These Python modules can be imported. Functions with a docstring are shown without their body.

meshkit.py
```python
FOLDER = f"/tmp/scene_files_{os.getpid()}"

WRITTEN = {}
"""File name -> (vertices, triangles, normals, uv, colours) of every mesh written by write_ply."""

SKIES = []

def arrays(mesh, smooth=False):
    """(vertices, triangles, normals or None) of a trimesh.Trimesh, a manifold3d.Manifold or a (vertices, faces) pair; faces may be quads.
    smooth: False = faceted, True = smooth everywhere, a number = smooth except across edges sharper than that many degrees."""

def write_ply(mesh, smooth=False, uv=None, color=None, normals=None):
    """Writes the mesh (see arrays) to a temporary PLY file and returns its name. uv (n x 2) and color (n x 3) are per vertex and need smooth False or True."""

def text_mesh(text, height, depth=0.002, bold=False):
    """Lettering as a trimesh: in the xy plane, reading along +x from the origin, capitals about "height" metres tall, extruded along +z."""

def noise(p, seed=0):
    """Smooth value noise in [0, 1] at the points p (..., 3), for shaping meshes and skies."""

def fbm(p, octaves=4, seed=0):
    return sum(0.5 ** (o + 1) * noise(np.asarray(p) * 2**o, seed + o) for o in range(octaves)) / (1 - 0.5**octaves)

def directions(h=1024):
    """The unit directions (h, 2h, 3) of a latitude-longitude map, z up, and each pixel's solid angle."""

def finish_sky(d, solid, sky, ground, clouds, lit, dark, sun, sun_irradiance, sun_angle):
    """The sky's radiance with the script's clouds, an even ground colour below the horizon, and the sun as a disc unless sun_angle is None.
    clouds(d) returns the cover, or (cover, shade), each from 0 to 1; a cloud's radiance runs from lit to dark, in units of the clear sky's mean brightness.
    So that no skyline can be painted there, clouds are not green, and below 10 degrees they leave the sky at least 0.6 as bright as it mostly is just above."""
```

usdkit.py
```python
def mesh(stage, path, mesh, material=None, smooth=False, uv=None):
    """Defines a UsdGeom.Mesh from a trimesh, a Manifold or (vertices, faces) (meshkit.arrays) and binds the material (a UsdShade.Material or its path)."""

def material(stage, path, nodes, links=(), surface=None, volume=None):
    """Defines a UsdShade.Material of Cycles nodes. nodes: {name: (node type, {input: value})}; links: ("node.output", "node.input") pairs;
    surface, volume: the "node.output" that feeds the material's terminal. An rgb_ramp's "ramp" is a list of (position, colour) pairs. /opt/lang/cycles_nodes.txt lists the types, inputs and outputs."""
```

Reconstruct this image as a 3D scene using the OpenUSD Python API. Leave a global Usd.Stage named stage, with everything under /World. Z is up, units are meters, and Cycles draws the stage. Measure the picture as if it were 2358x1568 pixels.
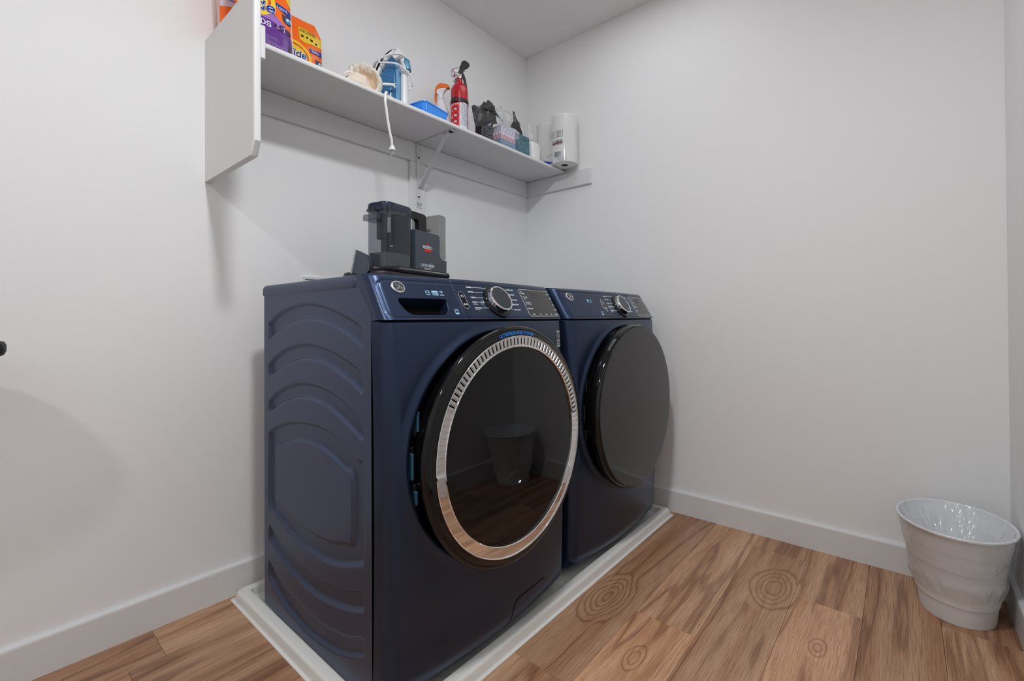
import math, random
import numpy as np, trimesh, shapely
from shapely.geometry import Polygon, Point, LineString, box as sbox
from shapely import affinity
import usdkit, meshkit
from pxr import Usd, UsdGeom, UsdLux, Gf, Sdf, Vt
random.seed(7); rng = np.random.default_rng(7)
PI = math.pi
stage = Usd.Stage.CreateInMemory()
UsdGeom.SetStageUpAxis(stage, UsdGeom.Tokens.z); UsdGeom.SetStageMetersPerUnit(stage, 1.0)
UsdGeom.Xform.Define(stage, '/World'); UsdGeom.Scope.Define(stage, '/World/Looks')

# ------------------------------------------------------------------ camera, lamps, exposure
CAM = (-2.156, -1.7117, 0.9134); YAW, PITCH, ROLL, FPX = 0.7054, 0.0072, -0.0057, 1059.73
cam = UsdGeom.Camera.Define(stage, '/World/camera')
fw = np.array([math.cos(YAW) * math.cos(PITCH), math.sin(YAW) * math.cos(PITCH), math.sin(PITCH)])
r0 = np.array([math.sin(YAW), -math.cos(YAW), 0]); u0 = np.cross(r0, fw)
rt = r0 * math.cos(ROLL) + u0 * math.sin(ROLL); up = u0 * math.cos(ROLL) - r0 * math.sin(ROLL)
UsdGeom.Xformable(cam).AddTransformOp().Set(Gf.Matrix4d(*rt, 0, *up, 0, *(-fw), 0, *CAM, 1))
cam.CreateHorizontalApertureAttr(36.0); cam.CreateVerticalApertureAttr(36.0 * 1568 / 2358)
cam.CreateFocalLengthAttr(FPX * 36 / 2358); cam.CreateVerticalApertureOffsetAttr(-58.04 * 36 / 2358)
cam.CreateClippingRangeAttr(Gf.Vec2f(0.02, 50)); cam.CreateExposureAttr(0.05)
LAMPS = [((-1.78, -1.36, 2.44), 0.085, 262.0), ((-3.13, -1.36, 2.44), 0.085, 140.0)]
for i, (pos, rad, power) in enumerate(LAMPS):
    l = UsdLux.DiskLight.Define(stage, '/World/lamp' + ('_%03d' % i if i else ''))
    l.CreateRadiusAttr(rad); l.CreateIntensityAttr(power); l.CreateColorAttr(Gf.Vec3f(0.965, 0.99, 1.02))
    UsdGeom.Xformable(l).AddTranslateOp().Set(Gf.Vec3d(*pos))
# fill light added behind the camera, in an unseen doorway placed to suit it
UNSEEN_DOOR = (-2.34, -1.40, 2.04); DOORWAY_FILL = 0.36
l = UsdLux.RectLight.Define(stage, '/World/doorway_fill_light')
l.CreateWidthAttr(UNSEEN_DOOR[1] - UNSEEN_DOOR[0]); l.CreateHeightAttr(UNSEEN_DOOR[2]); l.CreateIntensityAttr(DOORWAY_FILL); l.CreateColorAttr(Gf.Vec3f(0.965, 0.99, 1.02))
UsdGeom.Xformable(l).AddTranslateOp().Set(Gf.Vec3d((UNSEEN_DOOR[0] + UNSEEN_DOOR[1]) / 2, -2.10, UNSEEN_DOOR[2] / 2)); UsdGeom.Xformable(l).AddRotateXOp().Set(90.0)
# square soft fill light added under the ceiling, brightens the back-right corner
CEILING_FILL = (-0.60, -0.85, 0.7, 0.7, 1.75)
l = UsdLux.RectLight.Define(stage, '/World/ceiling_fill_light')
l.CreateWidthAttr(CEILING_FILL[2]); l.CreateHeightAttr(CEILING_FILL[3]); l.CreateIntensityAttr(CEILING_FILL[4]); l.CreateColorAttr(Gf.Vec3f(0.965, 0.99, 1.02))
UsdGeom.Xformable(l).AddTranslateOp().Set(Gf.Vec3d(CEILING_FILL[0], CEILING_FILL[1], 2.455))

# ------------------------------------------------------------------ helpers: prims
used = {}
def numbered(path):
    if path not in used:
        used[path] = 0; return path
    used[path] += 1
    return '%s_%03d' % (path, used[path])
ORI = {}
def tag(prim, label=None, cat=None, group=None, kind=None):
    p = prim.GetPrim() if hasattr(prim, 'GetPrim') else prim
    for k, v in (('label', label), ('category', cat), ('group', group), ('kind', kind)):
        if v: p.SetCustomDataByKey(k, v)
    return p
def thing(name, label, cat, loc=(0, 0, 0), group=None, kind=None):
    path = numbered('/World/' + name)
    x = UsdGeom.Xform.Define(stage, path); x.AddTranslateOp().Set(Gf.Vec3d(*map(float, loc)))
    ORI[path] = np.array(loc, float); tag(x, label, cat, group, kind)
    return path
def arr(m, smooth=False):
    if isinstance(m, list): m = trimesh.util.concatenate([M_(x) for x in m])
    return M_(m)
def M_(m):
    return m if isinstance(m, trimesh.Trimesh) else trimesh.Trimesh(*m, process=False)
def obj(name, mesh, mat, parent=None, smooth=32, label=None, kind=None, cat=None, group=None):
    """one Mesh prim; mesh in world coordinates, whatever the parent"""
    m = arr(mesh).copy()
    base = parent or '/World'
    path = numbered(base + '/' + name)
    o = ORI.get(base, np.zeros(3)); m.vertices = m.vertices - o
    if smooth: m.merge_vertices()
    usdkit.mesh(stage, path, m, '/World/Looks/' + mat, smooth=smooth)
    ORI[path] = o
    tag(stage.GetPrimAtPath(path), label, cat, group, kind)
    return path

# ------------------------------------------------------------------ helpers: shapes
def V(*a): return np.array(a, float)
def cbox(lo, hi, c=0.0015):
    lo, hi = V(*lo), V(*hi); c = min(c, 0.45 * float((hi - lo).min()))
    pts = []
    for k in range(3):
        e = np.full(3, c); e[k] = 0
        pts += [[(lo + e, hi - e)[i][0], (lo + e, hi - e)[j][1], (lo + e, hi - e)[l][2]] for i in (0, 1) for j in (0, 1) for l in (0, 1)]
    return trimesh.convex.convex_hull(np.array(pts))
def rrect(w, h, r, n=6, cx=0.0, cy=0.0):
    r = min(r, w / 2 - 1e-5, h / 2 - 1e-5); P = []
    for k, (sx, sy) in enumerate(((1, 1), (-1, 1), (-1, -1), (1, -1))):
        for a in np.linspace(k * PI / 2, (k + 1) * PI / 2, n + 1):
            P.append((cx + sx * (w / 2 - r) + r * math.cos(a), cy + sy * (h / 2 - r) + r * math.sin(a)))
    return np.array(P)
def ell(a, b, n=64, cx=0, cy=0):
    t = np.arange(n) * 2 * PI / n
    return np.c_[cx + a * np.cos(t), cy + b * np.sin(t)]
def lift(P2, z): return np.c_[P2, np.full(len(P2), z)]
def loft(loops, cap0=True, cap1=True, closed=True):
    n = len(loops[0]); v = np.vstack(loops); f = []
    for i in range(len(loops) - 1):
        for j in range(n if closed else n - 1):
            a, b = i * n + j, i * n + (j + 1) % n
            f += [(a, b, b + n), (a, b + n, a + n)]
    v = list(v)
    for on, L, off in ((cap0, loops[0], 0), (cap1, loops[-1], (len(loops) - 1) * n)):
        if on:
            c = len(v); v.append(np.mean(L, 0))
            for j in range(n):
                t = (off + j, off + (j + 1) % n, c)
                f.append(t if off else t[::-1])
    return trimesh.Trimesh(np.array(v), np.array(f), process=False)
def grid(P):
    """P (m, n, 3) -> surface"""
    m, n = P.shape[:2]; i, j = np.meshgrid(np.arange(m - 1), np.arange(n - 1), indexing='ij')
    a = (i * n + j).ravel(); f = np.vstack([np.c_[a, a + 1, a + n + 1], np.c_[a, a + n + 1, a + n]])
    return trimesh.Trimesh(P.reshape(-1, 3), f, process=False)
def smoothcurve(pts, n=10):
    p = np.array(pts, float); p = np.vstack([2 * p[0] - p[1], p, 2 * p[-1] - p[-2]]); out = []
    for i in range(1, len(p) - 2):
        for t in np.linspace(0, 1, n, endpoint=False):
            a, b, c, d = p[i - 1:i + 3]
            out.append(.5 * (2 * b + (c - a) * t + (2 * a - 5 * b + 4 * c - d) * t * t + (3 * b - a - 3 * c + d) * t ** 3))
    out.append(p[-2]); return np.array(out)
def tube(pts, r, sides=10, smooth=0, closed=False, flat=None):
    p = smoothcurve(pts, smooth) if smooth else np.array(pts, float)
    if smooth and np.ndim(r): r = np.interp(np.linspace(0, len(pts) - 1, len(p)), np.arange(len(pts)), r)
    n = len(p); t = np.gradient(p, axis=0) if not closed else np.roll(p, -1, 0) - np.roll(p, 1, 0)
    t /= np.linalg.norm(t, axis=1, keepdims=True) + 1e-12
    a = np.cross(t[0], [0, 0, 1.0] if abs(t[0][2]) < .9 else [1.0, 0, 0]); R = np.broadcast_to(r, (n,)); loops = []
    for i in range(n):
        a = a - t[i] * (a @ t[i]); a /= np.linalg.norm(a) + 1e-12; b = np.cross(t[i], a)
        th = np.arange(sides) * 2 * PI / sides
        loops.append(p[i] + R[i] * (np.cos(th)[:, None] * a * (flat or 1) + np.sin(th)[:, None] * b))
    if closed: loops.append(loops[0])
    return loft(loops, not closed, not closed)
def lathe(prof, n=64, axis='z', c=(0, 0, 0), cap=False, a0=0, a1=2 * PI):
    """prof: (r, h); axis y: h runs along world y"""
    full = abs(a1 - a0 - 2 * PI) < 1e-6
    th = np.linspace(a0, a1, n, endpoint=not full); P = []
    for r, h in prof:
        if axis == 'z': P.append(np.c_[r * np.cos(th), r * np.sin(th), np.full(len(th), h)])
        elif axis == 'y': P.append(np.c_[r * np.cos(th), np.full(len(th), h), r * np.sin(th)])
        else: P.append(np.c_[np.full(len(th), h), r * np.cos(th), r * np.sin(th)])
    m = loft(P, cap, cap, closed=full); m.vertices = m.vertices + V(*c); return m
def extrude(poly, h, fn=None, size=None):
    if isinstance(poly, (list, tuple, np.ndarray)): poly = Polygon(poly)
    ms = [trimesh.creation.extrude_polygon(g, h, engine='earcut') for g in getattr(poly, 'geoms', [poly]) if g.area > 1e-10]
    m = trimesh.util.concatenate(ms)
    if size:
        v, f = trimesh.remesh.subdivide_to_size(m.vertices, m.faces, size, max_iter=20); m = trimesh.Trimesh(v, f, process=False)
    if fn is not None: m.vertices = fn(np.array(m.vertices))
    return m
def text(s, h, bold=False, depth=.0002, center=True, italic=0.0, left=False, squeeze=1.0):
    m = meshkit.text_mesh(s, h, depth, bold).copy(); b = m.bounds
    v = np.array(m.vertices); v[:, 1] -= h / 2
    if center: v[:, 0] -= (b[0][0] + b[1][0]) / 2
    v[:, 0] = v[:, 0] * squeeze + italic * v[:, 1]; m.vertices = v; return m
def warp(m, fn, dx=0, dy=0, dz=0):
    m = arr(m).copy(); m.vertices = fn(np.array(m.vertices) + V(dx, dy, dz)); return m
def frame(o, ex, ey):
    o, ex, ey = V(*o), V(*ex), V(*ey); ex = ex / np.linalg.norm(ex); ey = ey / np.linalg.norm(ey); en = np.cross(ex, ey)
    return lambda P: o + P[:, :1] * ex + P[:, 1:2] * ey + P[:, 2:3] * en
def hull(*pts): return trimesh.convex.convex_hull(np.vstack(pts))
def ball(c, r, n=2):
    m = trimesh.creation.icosphere(n, r); m.apply_translation(c); return m
def cyl(a, b, r, n=24, r2=None):
    a, b = V(*a), V(*b)
    return tube([a, a + (b - a) * 1e-3, b - (b - a) * 1e-3, b], np.array([r, r, r2 or r, r2 or r]), n)
def sst(a, b, x):
    t = np.clip((x - a) / (b - a), 0, 1); return t * t * (3 - 2 * t)

# ------------------------------------------------------------------ materials
def lin(r, g, b):
    return tuple(((c / 255) / 12.92 if c <= 10 else ((c / 255 + .055) / 1.055) ** 2.4) for c in (r, g, b))
def mat(name, color=(.8, .8, .8), rough=.5, metal=0.0, bump=None, **kw):
    nodes = {'p': ('principled_bsdf', dict(base_color=color, roughness=rough, metallic=metal, **kw))}; links = []
    if bump:
        sc, strength, dist = bump
        nodes |= {'tc': ('texture_coordinate', {}), 'n': ('noise_texture', dict(scale=sc, detail=3.0)), 'b': ('bump', dict(strength=strength, distance=dist))}
        links += [('tc.object', 'n.vector'), ('n.fac', 'b.height'), ('b.normal', 'p.normal')]
    usdkit.material(stage, '/World/Looks/' + name, nodes, links, surface='p.BSDF')
def film(name, color, opacity, rough=.12, spec=1.45, bump=None, tint=(1, 1, 1)):
    """clear plastic sheet: a see-through share, a milky share and a fresnel gloss"""
    nodes = {'t': ('transparent_bsdf', dict(color=tint)), 'd': ('diffuse_bsdf', dict(color=color)), 'tl': ('translucent_bsdf', dict(color=color)),
             'dm': ('mix_closure', dict(fac=.4)), 'm': ('mix_closure', dict(fac=opacity)), 'g': ('glossy_bsdf', dict(color=(1, 1, 1), roughness=rough)), 'lw': ('layer_weight', dict(blend=.5)), 'pw': ('math', dict(math_type='power', value2=4.0)), 'f': ('math', dict(math_type='multiply_add', value2=.75, value3=((spec - 1) / (spec + 1)) ** 2)), 'o': ('mix_closure', {})}
    links = [('d.BSDF', 'dm.closure1'), ('tl.BSDF', 'dm.closure2'), ('t.BSDF', 'm.closure1'), ('dm.closure', 'm.closure2'), ('lw.facing', 'pw.value1'), ('pw.value', 'f.value1'), ('f.value', 'o.fac'), ('m.closure', 'o.closure1'), ('g.BSDF', 'o.closure2')]
    if bump:
        sc, strength, dist = bump
        nodes |= {'tc': ('texture_coordinate', {}), 'n': ('noise_texture', dict(scale=sc, detail=4.0, distortion=1.2)), 'b': ('bump', dict(strength=strength, distance=dist))}
        links += [('tc.object', 'n.vector'), ('n.fac', 'b.height'), ('b.normal', 'g.normal'), ('b.normal', 'lw.normal')]
    usdkit.material(stage, '/World/Looks/' + name, nodes, links, surface='o.closure')
mat('wall_paint', (.88, .88, .878), .6, bump=(95.0, .10, .003))
mat('ceiling_paint', (.86, .86, .86), .8, bump=(9.0, .7, .012))
mat('trim_paint', (.76, .76, .757), .35)
mat('shelf_paint', (.76, .76, .757), .4)
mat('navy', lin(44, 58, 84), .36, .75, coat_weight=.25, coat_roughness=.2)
mat('navy_sheen', lin(76, 85, 108), .40, .72)  # lighter copy of the navy paint, sheen from the bright wall put into its colour
mat('seam_black', (.003, .003, .004), .7, ior=1.12)
mat('black_gloss', (.006, .006, .006), .06, ior=1.42)
mat('dark_glass', (.011, .011, .013), .07, ior=1.55)
mat('black_plastic', (.012, .012, .013), .38)
mat('chrome', (.90, .90, .90), .035, 1.0)
mat('satin_chrome', (.75, .75, .75), .22, 1.0)
mat('drum_steel', (.30, .31, .33), .35, 1.0)
mat('hinge_blue', lin(52, 92, 118), .35, .2)
mat('print_white', lin(225, 232, 240), .5)
mat('print_lightblue', lin(165, 208, 240), .5)
mat('print_blue', lin(15, 130, 225), .5)
mat('print_dark', lin(45, 48, 54), .6)
mat('print_black', lin(30, 30, 30), .6)
mat('print_faint', lin(50, 50, 54), .5)
mat('label_grey', lin(170, 173, 178), .4)
mat('pan_plastic', lin(226, 226, 222), .42, bump=(60.0, .08, .002))
mat('bin_plastic', lin(236, 240, 242), .45)
film('bin_liner', (.95, .95, .96), .46, .14, 1.6, bump=(14.0, .6, .02))
film('door_pane', (.01, .01, .012), .25, .02, 1.47, tint=(.42, .42, .46))
film('bowl_glass', (.02, .03, .06), .2, .03, 1.5, tint=(.55, .6, .7))
mat('slate_plastic', lin(66, 72, 82), .42)
mat('navy_gloss', lin(34, 42, 60), .16)
film('smoky_tank', lin(70, 74, 86), .22, .06, 1.45, tint=(.70, .70, .75))
film('clear_tank', lin(130, 130, 128), .26, .06, 1.45, tint=(.74, .74, .73))
mat('murky_water', lin(112, 122, 116), .25)
mat('hose_black', (.010, .010, .012), .32)
mat('logo_red', lin(222, 40, 28), .5)
mat('orange', lin(255, 112, 20), .28); mat('orange_deep', lin(226, 78, 18), .28)
mat('yellow', lin(242, 205, 50), .3); mat('purple', lin(98, 50, 136), .28); mat('purple_dark', lin(62, 28, 88), .28); mat('lilac', lin(160, 112, 190), .3)
mat('brand_blue', lin(14, 52, 150), .3); mat('pod_dark', lin(24, 44, 84), .3); mat('pod_blue', lin(30, 128, 205), .3); mat('pod_white', lin(220, 228, 236), .3); mat('print_lilac', lin(178, 150, 205), .4)
mat('bag_grey', lin(70, 62, 72), .25)
film('pouch_film', (.9, .75, .72), .35, .1, 1.5)
mat('cotton_cream', lin(236, 224, 206), .9, bump=(120.0, .5, .004)); mat('cotton_tan', lin(222, 196, 166), .9, bump=(60.0, .5, .006)); mat('cotton_white', lin(252, 248, 240), .95, bump=(160.0, .6, .004))
mat('white_plastic', lin(238, 238, 238), .32); mat('grey_plastic', lin(150, 152, 154), .4)
mat('iron_blue', lin(44, 108, 158), .12, coat_weight=.6, coat_roughness=.05); mat('iron_blue_dark', lin(30, 70, 112), .15); mat('iron_blue_light', lin(110, 165, 205), .2); mat('teal_button', lin(30, 125, 160), .3)
mat('tray_blue', lin(60, 152, 252), .18); mat('tray_blue_light', lin(120, 170, 240), .2)
mat('spray_orange', lin(245, 115, 25), .35)
mat('ext_red', lin(186, 12, 26), .25, coat_weight=.4); mat('ext_label_red', lin(215, 24, 36), .35); mat('ext_label_white', lin(225, 228, 236), .4); mat('print_greyblue', lin(150, 156, 172), .5)
film('gauge_glass', (.8, .8, .8), .15, .05, 1.5)
mat('box_dark', lin(48, 48, 50), .4); mat('film_black', lin(50, 50, 51), .22, bump=(30.0, .5, .01))
film('clear_film', (.9, .9, .9), .24, .10, 1.6, bump=(24.0, .9, .02))
mat('paper_white', lin(240, 240, 238), .8)
film('wrap_film', (.92, .92, .92), .45, .1, 1.5)
mat('core_brown', lin(120, 112, 104), .9)
mat('kirk_black', lin(28, 24, 26), .5); mat('kirk_red', lin(120, 24, 34), .5)
mat('wrap_blue', lin(24, 66, 150), .35)
mat('hex_lilac', lin(206, 204, 222), .45); mat('hex_pink', lin(206, 164, 178), .45); mat('hex_pale', lin(218, 206, 220), .45); mat('hex_teal', lin(124, 156, 176), .45); mat('hex_line', lin(112, 108, 124), .5)
mat('bracket_metal', (.70, .70, .70), .35, .2)
mat('screw_grey', (.12, .12, .12), .35, .8)
mat('board_cover', (.012, .012, .012), .6)
mat('steel_leg', (.5, .5, .5), .3, 1.0)
# marbled teal card
usdkit.material(stage, '/World/Looks/teal_marble', {'tc': ('texture_coordinate', {}), 'n': ('noise_texture', dict(scale=16.0, detail=1.0, distortion=1.5)), 'mu': ('math', dict(math_type='multiply', value2=38.0)), 'si': ('math', dict(math_type='sine')),
    'r': ('rgb_ramp', {'ramp': [(0, lin(58, 92, 108)), (.35, lin(74, 112, 128)), (.7, lin(98, 136, 150)), (1, lin(84, 122, 138))]}), 'mr': ('map_range', dict(from_min=-1.0, from_max=1.0)), 'p': ('principled_bsdf', dict(roughness=.4))},
    [('tc.object', 'n.vector'), ('n.fac', 'mu.value1'), ('mu.value', 'si.value1'), ('si.value', 'mr.value'), ('mr.result', 'r.fac'), ('r.color', 'p.base_color')], surface='p.BSDF')
# oak-look vinyl plank; each plank carries a primvar "plank" = (tone, offset, offset)
KNOTS = [(-.80, -.965), (-.40, -1.365), (-.64, -1.52), (-1.0, -1.15)]
nodes = {'g': ('geometry', {}), 'a': ('attribute', dict(attribute='plank')), 'sa': ('separate_xyz', {}),
    'off': ('vector_math', dict(math_type='multiply', vector2=(0.0, 37.0, 19.0))), 'pos': ('vector_math', dict(math_type='add')),
    'sc': ('vector_math', dict(math_type='multiply', vector2=(.62, 7.5, 1.0))), 'n1': ('noise_texture', dict(scale=1.0, detail=3.2, roughness=.5)),
    'mul': ('math', dict(math_type='multiply', value2=34.0)), 'sin': ('math', dict(math_type='sine')), 'mr': ('map_range', dict(from_min=-1.0, from_max=1.0)),
    'sc2': ('vector_math', dict(math_type='multiply', vector2=(11.0, 620.0, 1.0))), 'n2': ('noise_texture', dict(scale=1.0, detail=3.0, roughness=.6)),
    'sc3': ('vector_math', dict(math_type='multiply', vector2=(.55, 13.0, 1.0))), 'n3': ('noise_texture', dict(scale=1.0, detail=3.0)),
    'r1': ('rgb_ramp', {'ramp': [(0, lin(188, 146, 116)), (.16, lin(226, 184, 149)), (1, lin(238, 197, 162))]}),
    'r2': ('rgb_ramp', {'ramp': [(.34, lin(186, 156, 132)), (.55, lin(255, 255, 255)), (.8, lin(255, 255, 255))]}),
    'r3': ('rgb_ramp', {'ramp': [(.3, lin(206, 178, 156)), (.5, lin(236, 226, 218)), (.75, lin(255, 255, 255))]}),
    'm1': ('mix_color', dict(blend_type='multiply', fac=.8)), 'm2': ('mix_color', dict(blend_type='multiply', fac=.9)), 'tone': ('rgb_ramp', {'ramp': [(0, lin(205, 200, 196)), (.5, lin(235, 235, 235)), (1, lin(255, 252, 248))]}),
    'm3': ('mix_color', dict(blend_type='multiply', fac=1.0)), 'b': ('bump', dict(strength=.25, distance=.001)), 'p': ('principled_bsdf', dict(roughness=.44))}
links = [('g.position', 'pos.vector1'), ('a.vector', 'off.vector1'), ('off.vector', 'pos.vector2'), ('pos.vector', 'sc.vector1'), ('sc.vector', 'n1.vector'), ('mul.value', 'sin.value1'), ('sin.value', 'mr.value'),
    ('pos.vector', 'sc2.vector1'), ('sc2.vector', 'n2.vector'), ('pos.vector', 'sc3.vector1'), ('sc3.vector', 'n3.vector'), ('mr.result', 'r1.fac'), ('n2.fac', 'r2.fac'), ('n3.fac', 'r3.fac'),
    ('r1.color', 'm1.a'), ('r2.color', 'm1.b'), ('m1.result', 'm2.a'), ('r3.color', 'm2.b'), ('a.vector', 'sa.vector'), ('sa.x', 'tone.fac'), ('m2.result', 'm3.a'), ('tone.color', 'm3.b'), ('m3.result', 'p.base_color'), ('n2.fac', 'b.height'), ('b.normal', 'p.normal')]
prev = 'n1.fac'
for k, (kx, ky) in enumerate(KNOTS):
    nodes |= {f'kd{k}': ('vector_math', dict(math_type='multiply', vector2=(.70, 1.55, 0.0))), f'ks{k}': ('vector_math', dict(math_type='distance', vector2=(kx * .70, ky * 1.55, 0.0))), f'kr{k}': ('map_range', dict(from_min=.0, from_max=(.13, .13, .05, .05)[k], to_min=(.80, .80, .40, .35)[k], to_max=0.0, clamp=True, range_type='smoothstep')), f'ka{k}': ('math', dict(math_type='add'))}
    links += [('g.position', f'kd{k}.vector1'), (f'kd{k}.vector', f'ks{k}.vector1'), (f'ks{k}.value', f'kr{k}.value'), (prev, f'ka{k}.value1'), (f'kr{k}.result', f'ka{k}.value2')]
    prev = f'ka{k}.value'
links.append((prev, 'mul.value1'))
usdkit.material(stage, '/World/Looks/oak_plank', nodes, links, surface='p.BSDF')

# ------------------------------------------------------------------ the room
XL, YN, H = -4.3, -1.966, 2.4655
def struct(name, mesh, m, label=None, smooth=False): return obj(name, mesh, m, None, smooth, label, 'structure')
struct('wall_back', cbox((XL - .1, 0, -.1), (.1, .1, H + .1), 0), 'wall_paint', 'white painted wall behind the washer and dryer')
struct('wall_right', cbox((0, YN - .1, -.1), (.1, 0, H + .1), 0), 'wall_paint', 'plain white wall on the right, behind the waste bin')
struct('wall_front', [cbox((XL - .1, YN - .1, -.1), (UNSEEN_DOOR[0], YN, H + .1), 0), cbox((UNSEEN_DOOR[1], YN - .1, -.1), (0, YN, H + .1), 0), cbox((UNSEEN_DOOR[0], YN - .1, UNSEEN_DOOR[2]), (UNSEEN_DOOR[1], YN, H + .1), 0)], 'wall_paint', 'white wall at the far right edge, facing the machines')  # doorway gap is out of view, left open for the fill light
struct('wall_left', cbox((XL - .1, YN, -.1), (XL, 0, H + .1), 0), 'wall_paint', 'white wall beyond the left edge')
struct('ceiling', cbox((XL, YN, H), (0, 0, H + .1), 0), 'ceiling_paint', 'white lightly textured ceiling')
def baseboard(name, a, b, n, label):
    a, b, n = V(*a, 0), V(*b, 0), V(*n, 0); e = (b - a) / np.linalg.norm(b - a)
    prof = [(0, 0), (.015, 0), (.015, .094), (.0135, .0985), (.010, .101), (0, .101)]
    loops = [np.array([p + n * d + V(0, 0, z) for d, z in prof]) for p in (a, b)]
    return struct(name, loft(loops), 'trim_paint', label)
baseboard('baseboard_back', (XL + .015, 0), (-.015, 0), (0, -1), 'white baseboard along the back wall')
baseboard('baseboard_right', (0, YN + .015), (0, 0), (-1, 0), 'white baseboard along the right wall')
baseboard('baseboard_front', (UNSEEN_DOOR[1] + .06, YN), (0, YN), (0, 1), 'white baseboard at the lower right edge')
struct('trim_1', [cbox((UNSEEN_DOOR[0] - .06, YN, 0), (UNSEEN_DOOR[0], YN + .014, UNSEEN_DOOR[2] + .06), .002), cbox((UNSEEN_DOOR[1], YN, 0), (UNSEEN_DOOR[1] + .06, YN + .014, UNSEEN_DOOR[2] + .06), .002), cbox((UNSEEN_DOOR[0], YN, UNSEEN_DOOR[2]), (UNSEEN_DOOR[1], YN + .014, UNSEEN_DOOR[2] + .06), .002)], 'trim_paint', 'white casing round an unseen doorway behind the camera, placed for the fill light')
baseboard('baseboard_left', (XL, YN), (XL, 0), (1, 0), 'white baseboard beyond the left edge')
# floor of planks 0.18 wide, running along x
fl = thing('floor', 'brown oak-look plank floor', None, kind='structure')
obj('subfloor', cbox((XL, YN, -.1), (0, 0, -.004), 0), 'seam_black', fl, False)
JOINT = {0: -1.81, 5: -1.19, 6: -.811, 7: -.134, 8: -.408, 9: -1.02, 4: -.62, 10: -.30}
for k in range(11):
    y1 = .012 - .18 * k; y0 = y1 - .18
    j = JOINT.get(k, -.3 - .37 * k % 1.22); xs = [j + 1.22 * i for i in range(-5, 3)]
    for i in range(len(xs) - 1):
        a, b = max(xs[i], XL), min(xs[i + 1], 0)
        if b - a < .005: continue
        ya, yb = max(y0, YN), min(y1, 0)
        p = obj('plank', cbox((a + .0003, ya + .0003, -.004), (b - .0003, yb - .0003, 0), .0005), 'oak_plank', fl, False)
        pv = UsdGeom.PrimvarsAPI(stage.GetPrimAtPath(p)).CreatePrimvar('plank', Sdf.ValueTypeNames.Float3Array, 'constant')
        pv.Set(Vt.Vec3fArray([Gf.Vec3f(random.random(), random.random(), random.random())]))

# ------------------------------------------------------------------ shelf and its supports
ZS, TS, DS = 1.7206, .0185, .276
sh = thing('wall_shelf', 'long white wall shelf with rounded front edge, under the cleaning supplies', 'shelf', (-1.65, 0, ZS))
prof = [(0, 0), (-DS + .006, 0), (-DS + .002, .002), (-DS, .006), (-DS, TS - .006), (-DS + .002, TS - .002), (-DS + .006, TS), (0, TS)]
obj('shelf_board', loft([np.array([(x, y, ZS + z) for y, z in prof]) for x in (-1.65, -.001)]), 'shelf_paint', sh, 40)
pn = [(0, 1.359), (-.375, 1.359), (-.398, 1.395), (-.398, 1.816), (0, 1.816)]
def edgeprof():
    loops = []
    for x, d in ((-1.6690, .004), (-1.6665, .001), (-1.664, 0), (-1.655, 0), (-1.6525, .001), (-1.650, .004)):
        loops.append(np.array([(x, y + d if y < -.3 else y, z) for y, z in pn]))
    return loft(loops)
obj('shelf_end_panel', edgeprof(), 'shelf_paint', None, 25, 'white panel with a clipped lower corner closing the left end of the shelf', None, 'shelf panel')
obj('ledger_strip', cbox((-1.65, -.016, 1.635), (-.0005, -.0005, ZS - .0005), .002), 'trim_paint', None, 30, 'long white strip under the back of the shelf', None, 'wall strip')
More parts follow.
